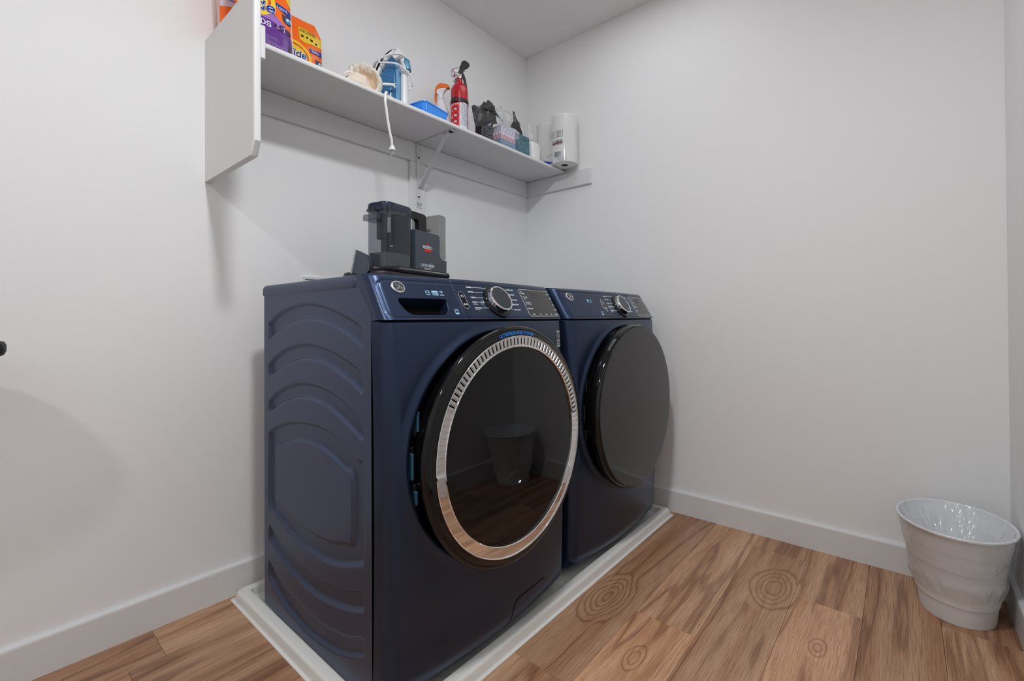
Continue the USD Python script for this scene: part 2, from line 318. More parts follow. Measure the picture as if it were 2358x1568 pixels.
obj('ledger_strip', cbox((-.016, -.446, 1.635), (-.0005, -.0165, ZS - .0005), .003), 'trim_paint', None, 30, 'short white strip under the right end of the shelf, on the right wall', None, 'wall strip')
obj('ledger_strip', cbox((-1.6495, -.385, 1.628), (-1.634, -.0165, ZS - .0005), .002), 'trim_paint', None, 30, 'short white cleat inside the left end panel of the shelf', None, 'wall strip')
obj('support_board', cbox((-.868, -.0165, 1.20), (-.784, -.0005, 1.6345), .002), 'trim_paint', None, 30, 'upright white board on the wall under the shelf bracket', None, 'wall strip')
br = thing('shelf_bracket', 'white metal bracket with diagonal brace under the middle of the shelf', 'bracket', (-.822, -.02, 1.42))
obj('wall_leg', [cbox((-.837, -.0195, 1.425), (-.807, -.0165, ZS - .001), .0006), cbox((-.837, -.0222, 1.43), (-.8345, -.019, ZS - .002), .0004)], 'bracket_metal', br)
obj('shelf_arm', [cbox((-.837, -.245, ZS - .0035), (-.807, -.0195, ZS - .0008), .0006)] + [lathe([(0, ZS - .0035), (.015, ZS - .0035), (.015, ZS - .0008), (0, ZS - .0008)], 20, c=(-.822, -.245, 0))], 'bracket_metal', br)
def bar(a, b, w, t):
    a, b = V(*a), V(*b); d = (b - a) / np.linalg.norm(b - a); n = np.cross(d, [1, 0, 0]); pts = []
    for p in (a, b):
        for sx in (-1, 1):
            for sn in (-1, 1): pts.append(p + V(sx * w / 2, 0, 0) + n * sn * t / 2)
    return trimesh.convex.convex_hull(np.array(pts))
obj('brace', [bar((-.820, -.024, 1.517), (-.820, -.195, ZS - .012), .021, .006), bar((-.820, -.195, ZS - .012), (-.820, -.228, ZS - .005), .021, .006)], 'bracket_metal', br)
for y, z in ((-.03, 1), (-.225, 1)):
    obj('screw', lathe([(0, ZS - .006), (.003, ZS - .0055), (.0036, ZS - .0036), (0, ZS - .0036)], 12, c=(-.822, y, 0)), 'screw_grey', br)
for z in (1.655, 1.475):
    obj('screw', lathe([(0, -.0235), (.004, -.023), (.0048, -.0196), (0, -.0196)], 12, 'y', (-.824, 0, z)), 'screw_grey', br)
for k, z in enumerate((1.452, 1.444)):
    obj('stamped_ridge', tube([(-.835 + .002, -.0198, z), (-.829, -.0205, z - .007), (-.822, -.0205, z - .009), (-.815, -.0205, z - .007), (-.809, -.0198, z)], .0012, 6, 4), 'grey_plastic', br)
# washer supply box on the wall, its top edge showing above the lid
ob = thing('outlet_box', 'white wall box for the washer hoses, its corner showing behind the washer lid', 'outlet box', (-1.26, -.004, .95))
obj('frame', [cbox((-1.356, -.007, 1.066), (-1.16, -.0003, 1.076), .001), cbox((-1.356, -.007, .85), (-1.346, -.0003, 1.066), .001), cbox((-1.17, -.007, .85), (-1.16, -.0003, 1.066), .001)], 'trim_paint', ob)
obj('back_plate', cbox((-1.346, -.0025, .85), (-1.17, -.0003, 1.066), .0005), 'white_plastic', ob)

# ------------------------------------------------------------------ drain pan under both machines
pan = []
PX0, PX1, PY0, PY1 = -1.608, -.0475, -.893, -.030
for d, z, r in [(0, 0, .004), (0, .003, .004), (.006, .005, .008), (.008, .009, .010), (.011, .026, .014), (.014, .032, .016), (.020, .0345, .02), (.040, .0345, .016), (.0435, .033, .012), (.046, .024, .01), (.048, .010, .01)]:
    w, h = PX1 - PX0 - 2 * d, PY1 - PY0 - 2 * d
    pan.append(lift(rrect(w, h, r + .004, 5, (PX0 + PX1) / 2, (PY0 + PY1) / 2), z))
tag(stage.GetPrimAtPath(obj('drain_pan', loft(pan, False, True), 'pan_plastic', None, 40)), 'white plastic drip pan on the floor under the washer and dryer', 'drip pan')

# ------------------------------------------------------------------ washer and dryer
HW = .3525; Y0, Z0, Y1, Z1 = -.835, .912, -.772, 1.016; LF = math.hypot(Y1 - Y0, Z1 - Z0)
DY, DZ = (Y1 - Y0) / LF, (Z1 - Z0) / LF
ZB = .038
def fillet(e, r, drop):
    e = np.clip(e, 0, r); return drop * (1 - np.sqrt(np.maximum(0, 1 - ((r - e) / r) ** 2)))
def bowf(u, r=.036, d=.050): return .030 * (1 - np.minimum(1, (u / HW) ** 2)) - fillet(HW - np.abs(u), r, d)
def bowc(u): return bowf(u, .026, .026)
ARCS = [
[(-.226,.904),(-.291,.931),(-.379,.951),(-.466,.958),(-.533,.954),(-.601,.941),(-.665,.924),(-.724,.905),(-.749,.886),(-.752,.859),(-.741,.851),(-.701,.869),(-.640,.890),(-.574,.906),(-.504,.913),(-.443,.913),(-.378,.904),(-.309,.886),(-.235,.856),(-.226,.850)],
[(-.225,.779),(-.291,.812),(-.378,.837),(-.458,.847),(-.532,.845),(-.601,.834),(-.664,.818),(-.724,.797),(-.748,.779),(-.751,.749),(-.740,.740),(-.700,.758),(-.639,.780),(-.574,.798),(-.510,.805),(-.442,.804),(-.378,.791),(-.309,.772),(-.231,.743)],
[(-.225,.666),(-.290,.700),(-.377,.728),(-.442,.739),(-.532,.739),(-.600,.729),(-.664,.711),(-.723,.687),(-.748,.669),(-.751,.639),(-.740,.630),(-.699,.646),(-.638,.669),(-.573,.690),(-.510,.697),(-.442,.697),(-.377,.685),(-.308,.666),(-.230,.634)],
[(-.224,.569),(-.290,.599),(-.377,.621),(-.457,.632),(-.545,.633),(-.613,.623),(-.675,.604),(-.722,.581),(-.750,.562),(-.749,.352),(-.738,.337),(-.697,.321),(-.636,.301),(-.571,.290),(-.500,.289),(-.424,.294),(-.341,.310),(-.270,.332),(-.223,.352)],
[(-.229,.289),(-.270,.269),(-.341,.253),(-.424,.239),(-.500,.233),(-.570,.238),(-.636,.247),(-.685,.259),(-.737,.279),(-.749,.275),(-.748,.239),(-.737,.228),(-.685,.210),(-.623,.195),(-.556,.185),(-.485,.182),(-.407,.189),(-.324,.209),(-.251,.232),(-.223,.247)],
[(-.223,.179),(-.270,.159),(-.341,.139),(-.423,.126),(-.499,.121),(-.570,.124),(-.635,.135),(-.685,.147),(-.737,.168),(-.748,.166),(-.748,.132),(-.736,.121),(-.684,.099),(-.622,.080),(-.556,.070),(-.484,.064),(-.407,.068),(-.323,.082),(-.251,.109),(-.222,.131)]]
INNER = [(-.268,.538),(-.325,.558),(-.393,.577),(-.472,.585),(-.545,.581),(-.612,.567),(-.663,.550),(-.702,.533),(-.701,.380),(-.662,.361),(-.598,.345),(-.529,.337),(-.455,.339),(-.376,.349),(-.307,.365),(-.267,.383)]
def sdf(poly, A, B):
    """negative inside"""
    P = shapely.points(A.ravel(), B.ravel()); pg = Polygon(smoothcurve(poly + [poly[0]], 4)).buffer(0).buffer(-.004).buffer(.004)
    d = shapely.distance(P, pg.exterior); return np.where(shapely.contains(pg, P), -d, d).reshape(A.shape)
def side_depth(Yg, Zg):
    h = np.zeros_like(Yg)
    for a in ARCS: h += sst(.002, -.008, sdf(a, Yg, Zg)) * .0090
    return h - sst(.002, -.008, sdf(INNER, Yg, Zg)) * .0090
def side_panel(x, sign, detail=True):
    nz, ny = (240, 160) if detail else (24, 12)
    z = np.linspace(ZB, .990, nz); t = np.linspace(0, 1, ny)
    yf = np.where(z < .929, -.784, -.784 + (z - .929) / (.990 - .929) * .052)
    Yg = -.192 + t[None, :] * (yf[:, None] + .192); Zg = np.repeat(z[:, None], ny, 1)
    d = side_depth(Yg, Zg) if detail else 0 * Yg
    return grid(np.stack([x - sign * d, Yg, Zg], -1))
DCZ = .580
def front_panel(xc, hole):
    u = np.unique(np.r_[np.linspace(-HW, -HW + .05, 16), np.linspace(-HW + .05, HW - .05, 150), np.linspace(HW - .05, HW, 16)])
    z = np.unique(np.r_[np.linspace(ZB, .11, 20), np.linspace(.11, .9, 190), np.linspace(.9, .9085, 6)])
    U, Zg = np.meshgrid(u, z)
    prot = bowf(U) + .012 * np.sin(np.clip((Zg - ZB) / .87, 0, 1) * PI) ** .6
    prot = prot - fillet(Zg - ZB, .055, .030) * sst(0, .05, HW - np.abs(U) + .02) - fillet(.9085 - Zg, .006, .004)
    r = np.hypot(U, Zg - DCZ); fade = sst(.0, .035, .9085 - Zg)
    prot = prot + .007 * np.exp(-((r - .3085) / .011) ** 2) * fade - sst(.3015, .2930, r) * .055
    m = grid(np.stack([xc + U, -.832 - prot, Zg], -1)); c = m.triangles_center
    if hole: m.update_faces(np.hypot(c[:, 0] - xc, c[:, 2] - DCZ) > hole)
    m.remove_unreferenced_vertices(); return m
def facefn(xc):
    def fn(P):
        u, v, n = P[:, 0], P[:, 1], P[:, 2]
        return np.c_[xc + u, Y0 + DY * v - bowc(u) * 1.0 - DZ * n, Z0 + DZ * v + DY * n]
    return fn
DRAWER = [(-.297, .0585), (-.169, .0585), (-.167, .050), (-.172, .030), (-.182, .0175), (-.196, .0145), (-.268, .0145), (-.283, .020), (-.293, .034), (-.299, .050)]
def console(xc, drawer):
    u = np.unique(np.r_[np.linspace(-HW, -HW + .05, 18), np.linspace(-HW + .05, HW - .05, 560 if drawer else 300), np.linspace(HW - .05, HW, 18)])
    v = np.linspace(0, LF, 124 if drawer else 62); U, Vg = np.meshgrid(u, v)
    rr = Polygon(rrect(.676, .104, .022, 6, 0, .0585)); P = shapely.points(U.ravel(), Vg.ravel())
    d = shapely.distance(P, rr.exterior).reshape(U.shape); n = -.0022 * np.exp(-(d / .0022) ** 2)
    if drawer:
        s = sdf(DRAWER, U, Vg); n = n - .028 * sst(.0015, -.003, s)
    sl = np.abs(U + .126); n = n - (.0012 * np.exp(-(sl / .0012) ** 2) if drawer else 0)
    face = facefn(xc)(np.c_[U.ravel(), Vg.ravel(), n.ravel()]).reshape(U.shape + (3,))
    rows = [face[-1]]
    w = lambda y: np.clip((-y - .721) / (.772 - .721), 0, 1)
    for y, z in [(-.768, 1.0195), (-.763, 1.0215), (-.755, 1.0225), (-.74, 1.0225), (-.721, 1.0225), (-.7205, .99)]:
        rows.append(np.c_[xc + u, y - bowc(u) * w(y), np.full(len(u), z)])
    P2 = np.stack(rows); top = grid(P2)
    caps = []
    for k in (0, -1):
        pf = np.vstack([face[::(12 if drawer else 6), k], P2[1:, k]])
        ring = np.vstack([pf[:, 1:], [(-.733, .990), (-.7845, .929), (-.7845, .909)]])
        v2, f2 = trimesh.creation.triangulate_polygon(Polygon(ring).buffer(0), engine='earcut')
        caps.append(trimesh.Trimesh(np.c_[np.full(len(v2), pf[0][0]), v2], f2, process=False))
    return [grid(face), top] + caps
def ribbon(pts, w, fn, n=0.0004, closed=False):
    ln = LineString(list(pts) + ([pts[0]] if closed else [])).buffer(w / 2, cap_style=2)
    return extrude(ln, n, fn, .01)
def machine(name, label, cat, xc, washer):
    t = thing(name, label, cat, (xc, -.49, .008)); F = facefn(xc)
    obj('side_panel', side_panel(xc - HW, -1, True), 'navy_sheen', t, True)
    obj('side_panel', side_panel(xc + HW, 1, False), 'navy_sheen', t, True)
    obj('back_panel', cbox((xc - HW + .001, -.193, ZB), (xc + HW - .001, -.190, .99), .0005), 'navy_sheen', t)
    obj('bottom_frame', cbox((xc - HW + .006, -.78, ZB + .002), (xc + HW - .006, -.2, ZB + .012), .001), 'seam_black', t)
    loops = [lift(rrect(2 * HW + .004 - 2 * i, .543 - i, .012, 5, xc, -.4495 + (i / 2)), z) for i, z in ((.004, .988), (0, .990), (0, 1.006), (.0012, 1.012), (.004, 1.017), (.009, 1.0205), (.016, 1.022), (.1, 1.022))]
    obj('lid', loft(loops), 'navy_sheen', t, 40)
    fp = obj('front_panel', front_panel(xc, .292 if washer else 0), 'navy', t, 50)
    for sx in (-1, 1):
        obj('foot', [lathe([(0, .0105), (.018, .0115), (.018, .016), (.008, .018), (.008, .05), (0, .05)], 16, c=(xc + sx * .30, y, 0)) for y in (-.26,)], 'black_plastic', t)
        obj('foot', lathe([(0, .0105), (.018, .0115), (.018, .016), (.008, .018), (.008, .05), (0, .05)], 16, c=(xc + sx * .30, -.70, 0)), 'black_plastic', t)
    cs = obj('control_panel', console(xc, washer), 'navy', t, 40)
    # gap under the console
    g = [np.array([(xc + uu, -.832 - b + .004, z) for uu, b in zip(np.linspace(-HW + .002, HW - .002, 60), bowf(np.linspace(-HW + .002, HW - .002, 60)))]) for z in (.9085, .912)]
    obj('seam', grid(np.stack(g)), 'seam_black', cs, False)
    # badge
    bx, by = (-.289, .091) if washer else (-.294, .091)
    d3 = lambda prof, n=40: lathe(prof, n)
    bd = obj('badge', warp(d3([(0, .0002), (.0172, .0002), (.0172, .002), (.0160, .0032), (.0140, .0036), (.0135, .0026), (0, .0026)]), F, bx, by), 'satin_chrome', cs)
    obj('badge_field', warp(d3([(0, .0027), (.0133, .0027), (.0133, .0029), (0, .0029)]), F, bx, by), 'print_dark', cs)
    mono = [warp(lathe([(.0112, .003), (.0120, .003), (.0120, .0033), (.0112, .0033), (.0112, .003)], 14, a0=a, a1=a + 1.15), F, bx, by) for a in (.3, 1.87, 3.44, 5.0)]
    mono += [tube(F(smoothcurve(c, 6) + V(bx, by, 0)), .00055, 6) for c in (
        [(-.0008, .0062, .0032), (-.004, .0068, .0032), (-.0066, .0046, .0032), (-.0052, .0018, .0032), (-.0016, .0016, .0032), (.0002, .0, .0032), (-.0006, -.005, .0032), (-.0034, -.0078, .0032), (-.0058, -.0058, .0032), (-.004, -.0034, .0032), (.0005, -.0012, .0032)],
        [(.0058, .0056, .0032), (.0036, .0068, .0032), (.0016, .0048, .0032), (.0026, .0022, .0032), (.0052, .0022, .0032), (.0024, .001, .0032), (.0006, -.0026, .0032), (.0028, -.0064, .0032), (.0066, -.0048, .0032), (.0068, -.001, .0032), (.004, -.0004, .0032), (.0034, -.003, .0032)])]
    obj('badge_monogram', mono, 'satin_chrome', cs)
    # pill of two buttons
    pill = lambda g: Polygon(rrect(.0205 + 2 * g, .0545 + 2 * g, .0102 + g, 8, -.107, .0588))
    obj('button_frame', extrude(pill(.0).difference(pill(-.0016)), .0012, F, .006), 'satin_chrome', cs)
    obj('button', extrude(pill(-.0017).intersection(sbox(-.13, .0593, -.08, .1)), .0008, F, .006), 'black_gloss', cs)
    obj('button', extrude(pill(-.0017).intersection(sbox(-.13, 0, -.08, .0583)), .0008, F, .006), 'black_gloss', cs)
    a = np.linspace(PI / 2 + .6, PI / 2 + 2 * PI - .6, 14)
    ic = [ribbon(np.c_[-.107 + .0038 * np.cos(a), .0715 + .0038 * np.sin(a)], .0009, F, .0011), ribbon([(-.107, .0718), (-.107, .0765)], .0009, F, .0011)]
    ic += [extrude([(-.1115, .0425), (-.1115, .0495), (-.1065, .046)], .0011, F), ribbon([(-.1045, .0428), (-.1045, .0492)], .0011, F, .0011), ribbon([(-.1020, .0428), (-.1020, .0492)], .0011, F, .0011)]
    obj('button_symbols', ic, 'print_white', cs)
    # dial
    kx, ky = .0205, .0570
    kb = obj('dial_base', warp(d3([(0, .0003), (.0490, .0003), (.0510, .0012), (.0500, .0040), (.045, .0055), (0, .0055)], 64), F, kx, ky), 'black_gloss', cs)
    obj('dial', warp(d3([(.0410, .0055), (.0420, .007), (.0412, .0185), (.0392, .0212), (.0362, .0220), (.0352, .0208), (.0352, .005)], 72), F, kx, ky), 'chrome', cs)
    obj('dial_face', warp(d3([(.0351, .0203), (.032, .0207), (.016, .0209), (0, .0209)], 64), F, kx, ky), 'slate_plastic' if not washer else 'print_dark', cs)
    obj('dial_mark', warp(extrude(sbox(-.0012, -.0012, .0012, .0012), .0004), F, kx - .0376, ky + .005, .0220), 'seam_black', cs, False)
    L = [('NORMAL', .1017), ('WHITES', .0863), ('TOWELS', .0686), ('BULKY', .0537), ('SANITIZE', .0357)] if washer else [('MIXED LOAD', .1017), ('COTTONS', .0863), ('TOWELS', .0686), ('BULKY', .0537), ('SANITIZE', .0357)]
    R = [('QUICK WASH', .101), ('DELICATES', .0842), ('COLD WASH', .066), ('RINSE & SPIN', .0497), ('SELF CLEAN', .0315)] if washer else [('QUICK DRY', .101), ('DELICATES', .0842), ('ACTIVE', .066), ('WARM UP', .0497), ('TIMED DRY', .0315)]
    tx = []
    for s, v in L:
        m = text(s, .0042, True, .0004, False, squeeze=.86); w = m.bounds[1][0]; tx.append(warp(m, F, -.0785, v, .0002))
        tx.append(ribbon([(-.0765 + w, v), (-.008 if abs(v - .0588) < .03 else -.001, v)], .0011, F, .0006)) if -.0765 + w < -.012 else 0
    for s, v in R:
        m = text(s, .0042, True, .0004, False, squeeze=.8); x0 = .0885 if v > .06 else .0835; tx.append(warp(m, F, x0, v, .0002))
        tx.append(ribbon([(kx + math.sqrt(max(.0508 ** 2 - (v - ky) ** 2, 1e-6)), v), (x0 - .0015, v)], .0011, F, .0006))
    for s, x, v in (('Bedding', -.0785, .0475), ('With Oxi', -.0785, .0300)): tx.append(warp(text(s, .003, False, .0003, False), F, x, v, .0002))
    obj('cycle_lettering', tx, 'print_white', cs, False, kind='stuff')
    # display
    dp = lambda g: Polygon([(.1475, .1080), (.3440, .1080), (.3440, .0085), (.1475, .0085)]).buffer(g - .006).buffer(.006)
    obj('display_frame', extrude(dp(.0).difference(dp(-.0016)), .0012, F, .008), 'satin_chrome', cs)
    obj('display', extrude(dp(-.0017), .0007, F, .01), 'dark_glass', cs)
    dt = []
    for s, x, v in (('My', .156, .0985), ('Settings', .156, .0925), ('Time Saver', .156, .0790), ('Set 1', .158, .0725), ('Delay Wash', .156, .0600), ('Remote Start', .157, .0540), ('More Water', .156, .0370), ('Steam', .166, .0170), ('Soil', .207, .0170), ('Temp', .239, .0170), ('Spin', .273, .0170), ('Control Lock', .302, .0170), ('Tumble', .318, .0790), ('Rinse', .318, .0540), ('Extra Rinse', .312, .0350)):
        dt.append(warp(text(s, .0042, False, .0003, False, squeeze=.8), F, x, v, .0007))
    obj('display_lettering', dt, 'print_white', cs, False, kind='stuff')
    obj('display_lettering', [warp(text('Connected', .0044, True, .0003, False, squeeze=.8), F, .306, .0950, .0007)], 'print_lightblue', cs, False)
    seg = []
    for k in range(3):
        for j in (0, 1): seg += [ribbon([(.2055 + k * .014, .079 + j * .0085), (.2055 + k * .014, .0865 + j * .0085)], .0012, F, .0009), ribbon([(.2155 + k * .014, .079 + j * .0085), (.2155 + k * .014, .0865 + j * .0085)], .0012, F, .0009)]
        for j in range(3): seg.append(ribbon([(.2065 + k * .014, .0788 + j * .0082), (.2145 + k * .014, .0788 + j * .0082)], .0012, F, .0009))
    obj('display_digits', seg, 'print_faint', cs, False)
    # small icons
    sm = []
    def square(cx, cy, w, h, r=.002): return Polygon(rrect(w, h, r, 4, cx, cy))
    if washer:
        q = square(-.212, .0778, .0120, .0134); sm += [extrude(q.difference(q.buffer(-.0009)), .0004, F, .006), warp(text('4.8', .0040, True, .0003), F, -.212, .0800, .0002), warp(text('cu.ft', .0024, True, .0003), F, -.212, .0738, .0002)]
        q = square(-.1905, .0775, .0185, .0134); sm += [extrude(q.difference(q.buffer(-.0009)), .0004, F, .006), extrude(square(-.1905, .0818, .0180, .0045, .0005), .0004, F, .006), warp(text('STEAM', .0030, True, .0003), F, -.1905, .0765, .0002), warp(text('SANITIZE', .0022, True, .0003), F, -.1905, .0726, .0002)]
        wx, wy = -.1705, .0785
    else:
        sm += [extrude(Point(-.198, .0785).buffer(.0052), .0004, F, .006), warp(text('SENSOR', .0028, True, .0003), F, -.198, .0705, .0002)]; wx, wy = -.180, .0772
    for r in (.0028, .0052, .0076):
        a = np.linspace(.7, PI - .7, 8); sm.append(ribbon(np.c_[wx + r * np.cos(a), wy - .002 + r * np.sin(a)], .0011, F, .0004))
    sm += [extrude(Point(wx, wy - .002).buffer(.0010), .0004, F), warp(text('SMART', .0028, True, .0003), F, wx, wy - .0062, .0002)]
    q = square(-.146, .0234, .0118, .0158, .0005)
    sm += [extrude(q.difference(square(-.146, .0252, .0100, .0100, .0005)), .0004, F, .006), tube(F(smoothcurve([(-.150, .0235, .0004), (-.148, .027, .0004), (-.145, .028, .0004), (-.142, .026, .0004), (-.146, .0245, .0004)], 4)), .0005, 6)]
    obj('icon_print', sm, 'print_lightblue', cs, False)
    return t, cs, fp, F
DYF = -.930
wt, wcs, wfp, WF = machine('washing_machine', 'dark blue front-load washer with chrome-ringed glass door, left of the pair', 'washing machine', -1.2115, True)
XW = -1.2115; C0 = (XW, 0, DCZ + .0015)
obj('detergent_cavity', extrude(Polygon(DRAWER).buffer(-.002), .0006, lambda P: WF(np.c_[P[:, 0], P[:, 1], P[:, 2] - .0275]), .01), 'seam_black', wcs)
dr = obj('door', lathe([(.270, -.79), (.2750, -.835), (.2850, -.870), (.2990, -.894), (.3105, -.908), (.3130, -.9155), (.3120, -.9205), (.3085, -.9245), (.3035, -.9260), (.3025, -.9250), (.3015, -.9264), (.295, -.9285), (.2872, -.9300), (.2868, -.9240), (.2860, -.9160), (.256, -.9160), (.250, -.9180)], 128, 'y', C0), 'black_gloss', wt, 40)
obj('chrome_ring', lathe([(.2868, -.9270), (.2866, -.9318), (.2852, -.9328), (.2838, -.9318), (.2832, -.9295), (.2600, -.9293), (.2592, -.9308), (.2580, -.9314), (.2566, -.9300), (.2560, -.9240)], 160, 'y', C0), 'chrome', dr, 30)
def ringpiece(a, da, r0, r1, y0, y1, hgt):
    """a rib or slot lying on the chrome ring between radii r0 and r1"""
    pts = []
    for r, y in ((r0, y0), (r1, y1)):
        for s, h in ((-1, 0), (1, 0), (.8, hgt), (-.8, hgt)):
            th = a + s * da; pts.append((C0[0] + r * math.cos(th), y - h, C0[2] + r * math.sin(th)))
    return trimesh.convex.convex_hull(np.array(pts))
def ry(r): return -.9294
NS = 62
for k in range(NS):
    a = math.radians(-3 + 184.0 * k / (NS - 1)); deg = math.degrees(a)
    open_ = 8 < deg < 152
    obj('vent_slot' if open_ else 'vent_rib', ringpiece(a, .0072 if open_ else .009, .2630, .2815, ry(.2630), ry(.2815), .0003 if open_ else .0013), 'seam_black' if open_ else 'satin_chrome', dr, False)
    if open_: obj('vent_fin', ringpiece(a + math.radians(92.0 / (NS - 1)), .0150, .2622, .2820, ry(.2622), ry(.2820), .0018), 'satin_chrome', dr, False)
obj('door_window', lathe([(.2562, -.9255), (.245, -.9257), (.12, -.9260), (.0001, -.9261)], 96, 'y', C0), 'door_pane', dr, True)
obj('door_bowl', lathe([(.2400, -.895), (.225, -.84), (.20, -.79), (.16, -.755), (.10, -.735), (.0001, -.728)], 80, 'y', C0), 'bowl_glass', dr, True)
obj('gasket', lathe([(.252, -.922), (.262, -.88), (.285, -.80), (.24, -.79), (.236, -.77), (.25, -.75)], 80, 'y', C0), 'black_plastic', wt, True)
obj('drum', lathe([(.250, -.75), (.262, -.735), (.262, -.36), (.25, -.345), (.0001, -.345)], 80, 'y', C0), 'drum_steel', wt, True)
def arcfn(R, y):
    def fn(P):
        th = PI / 2 - P[:, 0] / R; r = R + P[:, 1]; return np.c_[C0[0] + r * np.cos(th), y + (r - .295) * .36 - P[:, 2], C0[2] + r * np.sin(th)]
    return fn
m = text('ULTRAFRESH VENT SYSTEM', .0074, True, .0004); sc = .138 / (m.bounds[1][0] - m.bounds[0][0]); v = np.array(m.vertices); v[:, 0] *= sc; m.vertices = v
obj('door_lettering', warp(m, arcfn(.2945, -.9291), -.006), 'print_blue', dr, False)
hz = [(.700, .652), (.606, .545), (.517, .485)]
def hinges(xc, t):
    seg = [(z1, z0, -math.sqrt(.2960 ** 2 - ((z1 + z0) / 2 - DCZ) ** 2)) for z1, z0 in hz]
    hg = obj('hinge', [cbox((xc + x + .001, -.846, z0 - .012), (xc + x + .016, -.79, z1 + .012), .003) for z1, z0, x in seg], 'black_plastic', t)
    for z1, z0, x in seg: obj('hinge_pad', cbox((xc + x + .0005, -.858, z0), (xc + x + .008, -.845, z1), .002), 'hinge_blue' if xc < -1 else 'black_plastic', hg)
hinges(XW, wt)
def panelfn(xc, off=.0008):
    def fn(P):
        u, z = P[:, 0], P[:, 1]; prot = bowf(u) + .012 * np.sin(np.clip((z - ZB) / .87, 0, 1) * PI) ** .6 - fillet(z - ZB, .055, .030) * sst(0, .05, HW - np.abs(u) + .02)
        r = np.hypot(u, z - DCZ); prot = prot + .007 * np.exp(-((r - .3085) / .011) ** 2) * sst(0, .035, .9085 - z)
        return np.c_[xc + u, -.832 - prot - off - P[:, 2], z]
    return fn
PF = panelfn(XW)
st = obj('energy_sticker', extrude(sbox(.296, .820, .319, .873), .0004, PF, .006), 'label_grey', wt)
rot = lambda m, d=-90: m.apply_transform(trimesh.transformations.rotation_matrix(math.radians(d), [0, 0, 1])) or m
obj('sticker_lettering', [warp(text('10', .0210, True, .0003, squeeze=.72), PF, .3075, .8560, .0005), *[extrude(sbox(.3005, z, .3145, z + .0022), .0003, lambda P: PF(P + V(0, 0, .0005))) for z in (.8375, .8335, .8275)]], 'print_dark', st, False)
obj('access_seam', ribbon([(.034, .046), (.044, .075), (.050, .098), (.058, .110), (.072, .1155), (.140, .1155), (.196, .1155), (.204, .112), (.206, .106)], .0016, lambda P: PF(np.c_[P[:, 0], P[:, 1], P[:, 2] - .0004]), .0005), 'seam_black', wfp, False)
XD = -.4695
dt_, dcs, dfp, DF = machine('clothes_dryer', 'dark blue front-load dryer with a plain black round door, right of the pair', 'dryer', XD, False)
CD = (XD, 0, DCZ - .006)
dd = obj('door', lathe([(.270, -.79), (.2760, -.835), (.2880, -.866), (.3060, -.884), (.3150, -.893), (.3165, -.901), (.3150, -.910), (.3125, -.917), (.3090, -.9225), (.3070, -.9220)], 128, 'y', CD), 'black_gloss', dt_, 40)
obj('door_glass', lathe([(.3070, -.9200), (.3062, -.9240), (.300, -.9258), (.20, -.9300), (.10, -.9325), (.0001, -.9333)], 128, 'y', CD), 'dark_glass', dd, 40)
hinges(XD, dt_)
#@@MORE@@
# ------------------------------------------------------------------ portable carpet cleaner on the washer
VA = math.radians(12); VO = V(-1.2, -.36, 1.0225); VX = V(math.cos(VA), math.sin(VA), 0); VY = V(-math.sin(VA), math.cos(VA), 0)
vf = lambda P: VO + P[:, :1] * VX + P[:, 1:2] * VY + P[:, 2:3] * V(0, 0, 1)
vplane = lambda yl: (lambda P: vf(np.c_[P[:, 0], yl - P[:, 2], P[:, 1]]))
def vprism(x0, x1, y0, y1, zs, r, n=6):
    """rounded-rectangle loft; zs: (z, inset)"""
    return warp(loft([lift(rrect(x1 - x0 - 2 * i, y1 - y0 - 2 * i, max(r - i, .001), n, (x0 + x1) / 2, (y0 + y1) / 2), z) for z, i in zs]), vf)
vc = thing('carpet_cleaner', 'small dark portable carpet cleaner with smoky tanks standing on the washer', 'carpet cleaner', VO)
obj('base', vprism(-.165, .215, -.100, .095, [(0, .006), (.003, .001), (.010, 0), (.034, 0), (.042, .003), (.045, .012)], .045), 'black_plastic', vc, 40)
hp = lift(rrect(.336, .176, .05, 14, .044, -.004), .0); hose = []
def dense(p, n):
    p = np.vstack([p, p[:1]]); L = np.r_[0, np.cumsum(np.linalg.norm(np.diff(p, axis=0), axis=1))]; t = np.linspace(0, L[-1], n, endpoint=False)
    return np.c_[[np.interp(t, L, p[:, k]) for k in range(3)]].T
hl = dense(hp, 640); hl[:, 2] = .0520
obj('hose', tube(vf(hl), .0095 + .0022 * np.cos(np.arange(640) * 2 * PI * 128 / 640), 10, closed=True), 'hose_black', vc, 60)
obj('body', warp(extrude([(.010, .036), (.186, .036), (.186, .107), (.158, .110), (.149, .116), (.145, .126), (.145, .190), (.138, .197), (.010, .199)], .158, None), lambda P: vf(np.c_[P[:, 0], .072 - P[:, 2], P[:, 1]])), 'slate_plastic', vc, 30)
obj('motor_housing', vprism(.012, .140, -.02, .085, [(.05, 0), (.175, 0), (.184, .004), (.188, .014)], .02), 'black_plastic', vc, 40)
hb = Polygon([(.006, .19), (.006, .255), (.014, .265), (.082, .2635), (.091, .255), (.093, .19)]).difference(Polygon([(-.01, .19), (-.01, .238), (.040, .240), (.049, .234), (.051, .19)]))
obj('handle', warp(extrude(hb, .018), lambda P: vf(np.c_[P[:, 0], -.050 - P[:, 2], P[:, 1]])), 'black_gloss', vc, 40)
tk = obj('dirty_water_tank', warp(loft([lift(rrect(.137 - 2 * i, .10 - 2 * i, .034 - i, 10, -.0595, -.036), z) for z, i in [(.036, .004), (.040, 0), (.248, 0)]], True, False), vf), 'smoky_tank', vc, 40)
obj('dirty_water', warp(loft([lift(rrect(.131, .094, .031, 10, -.0595, -.036), z) for z in (.041, .106)]), vf), 'murky_water', tk, 40)
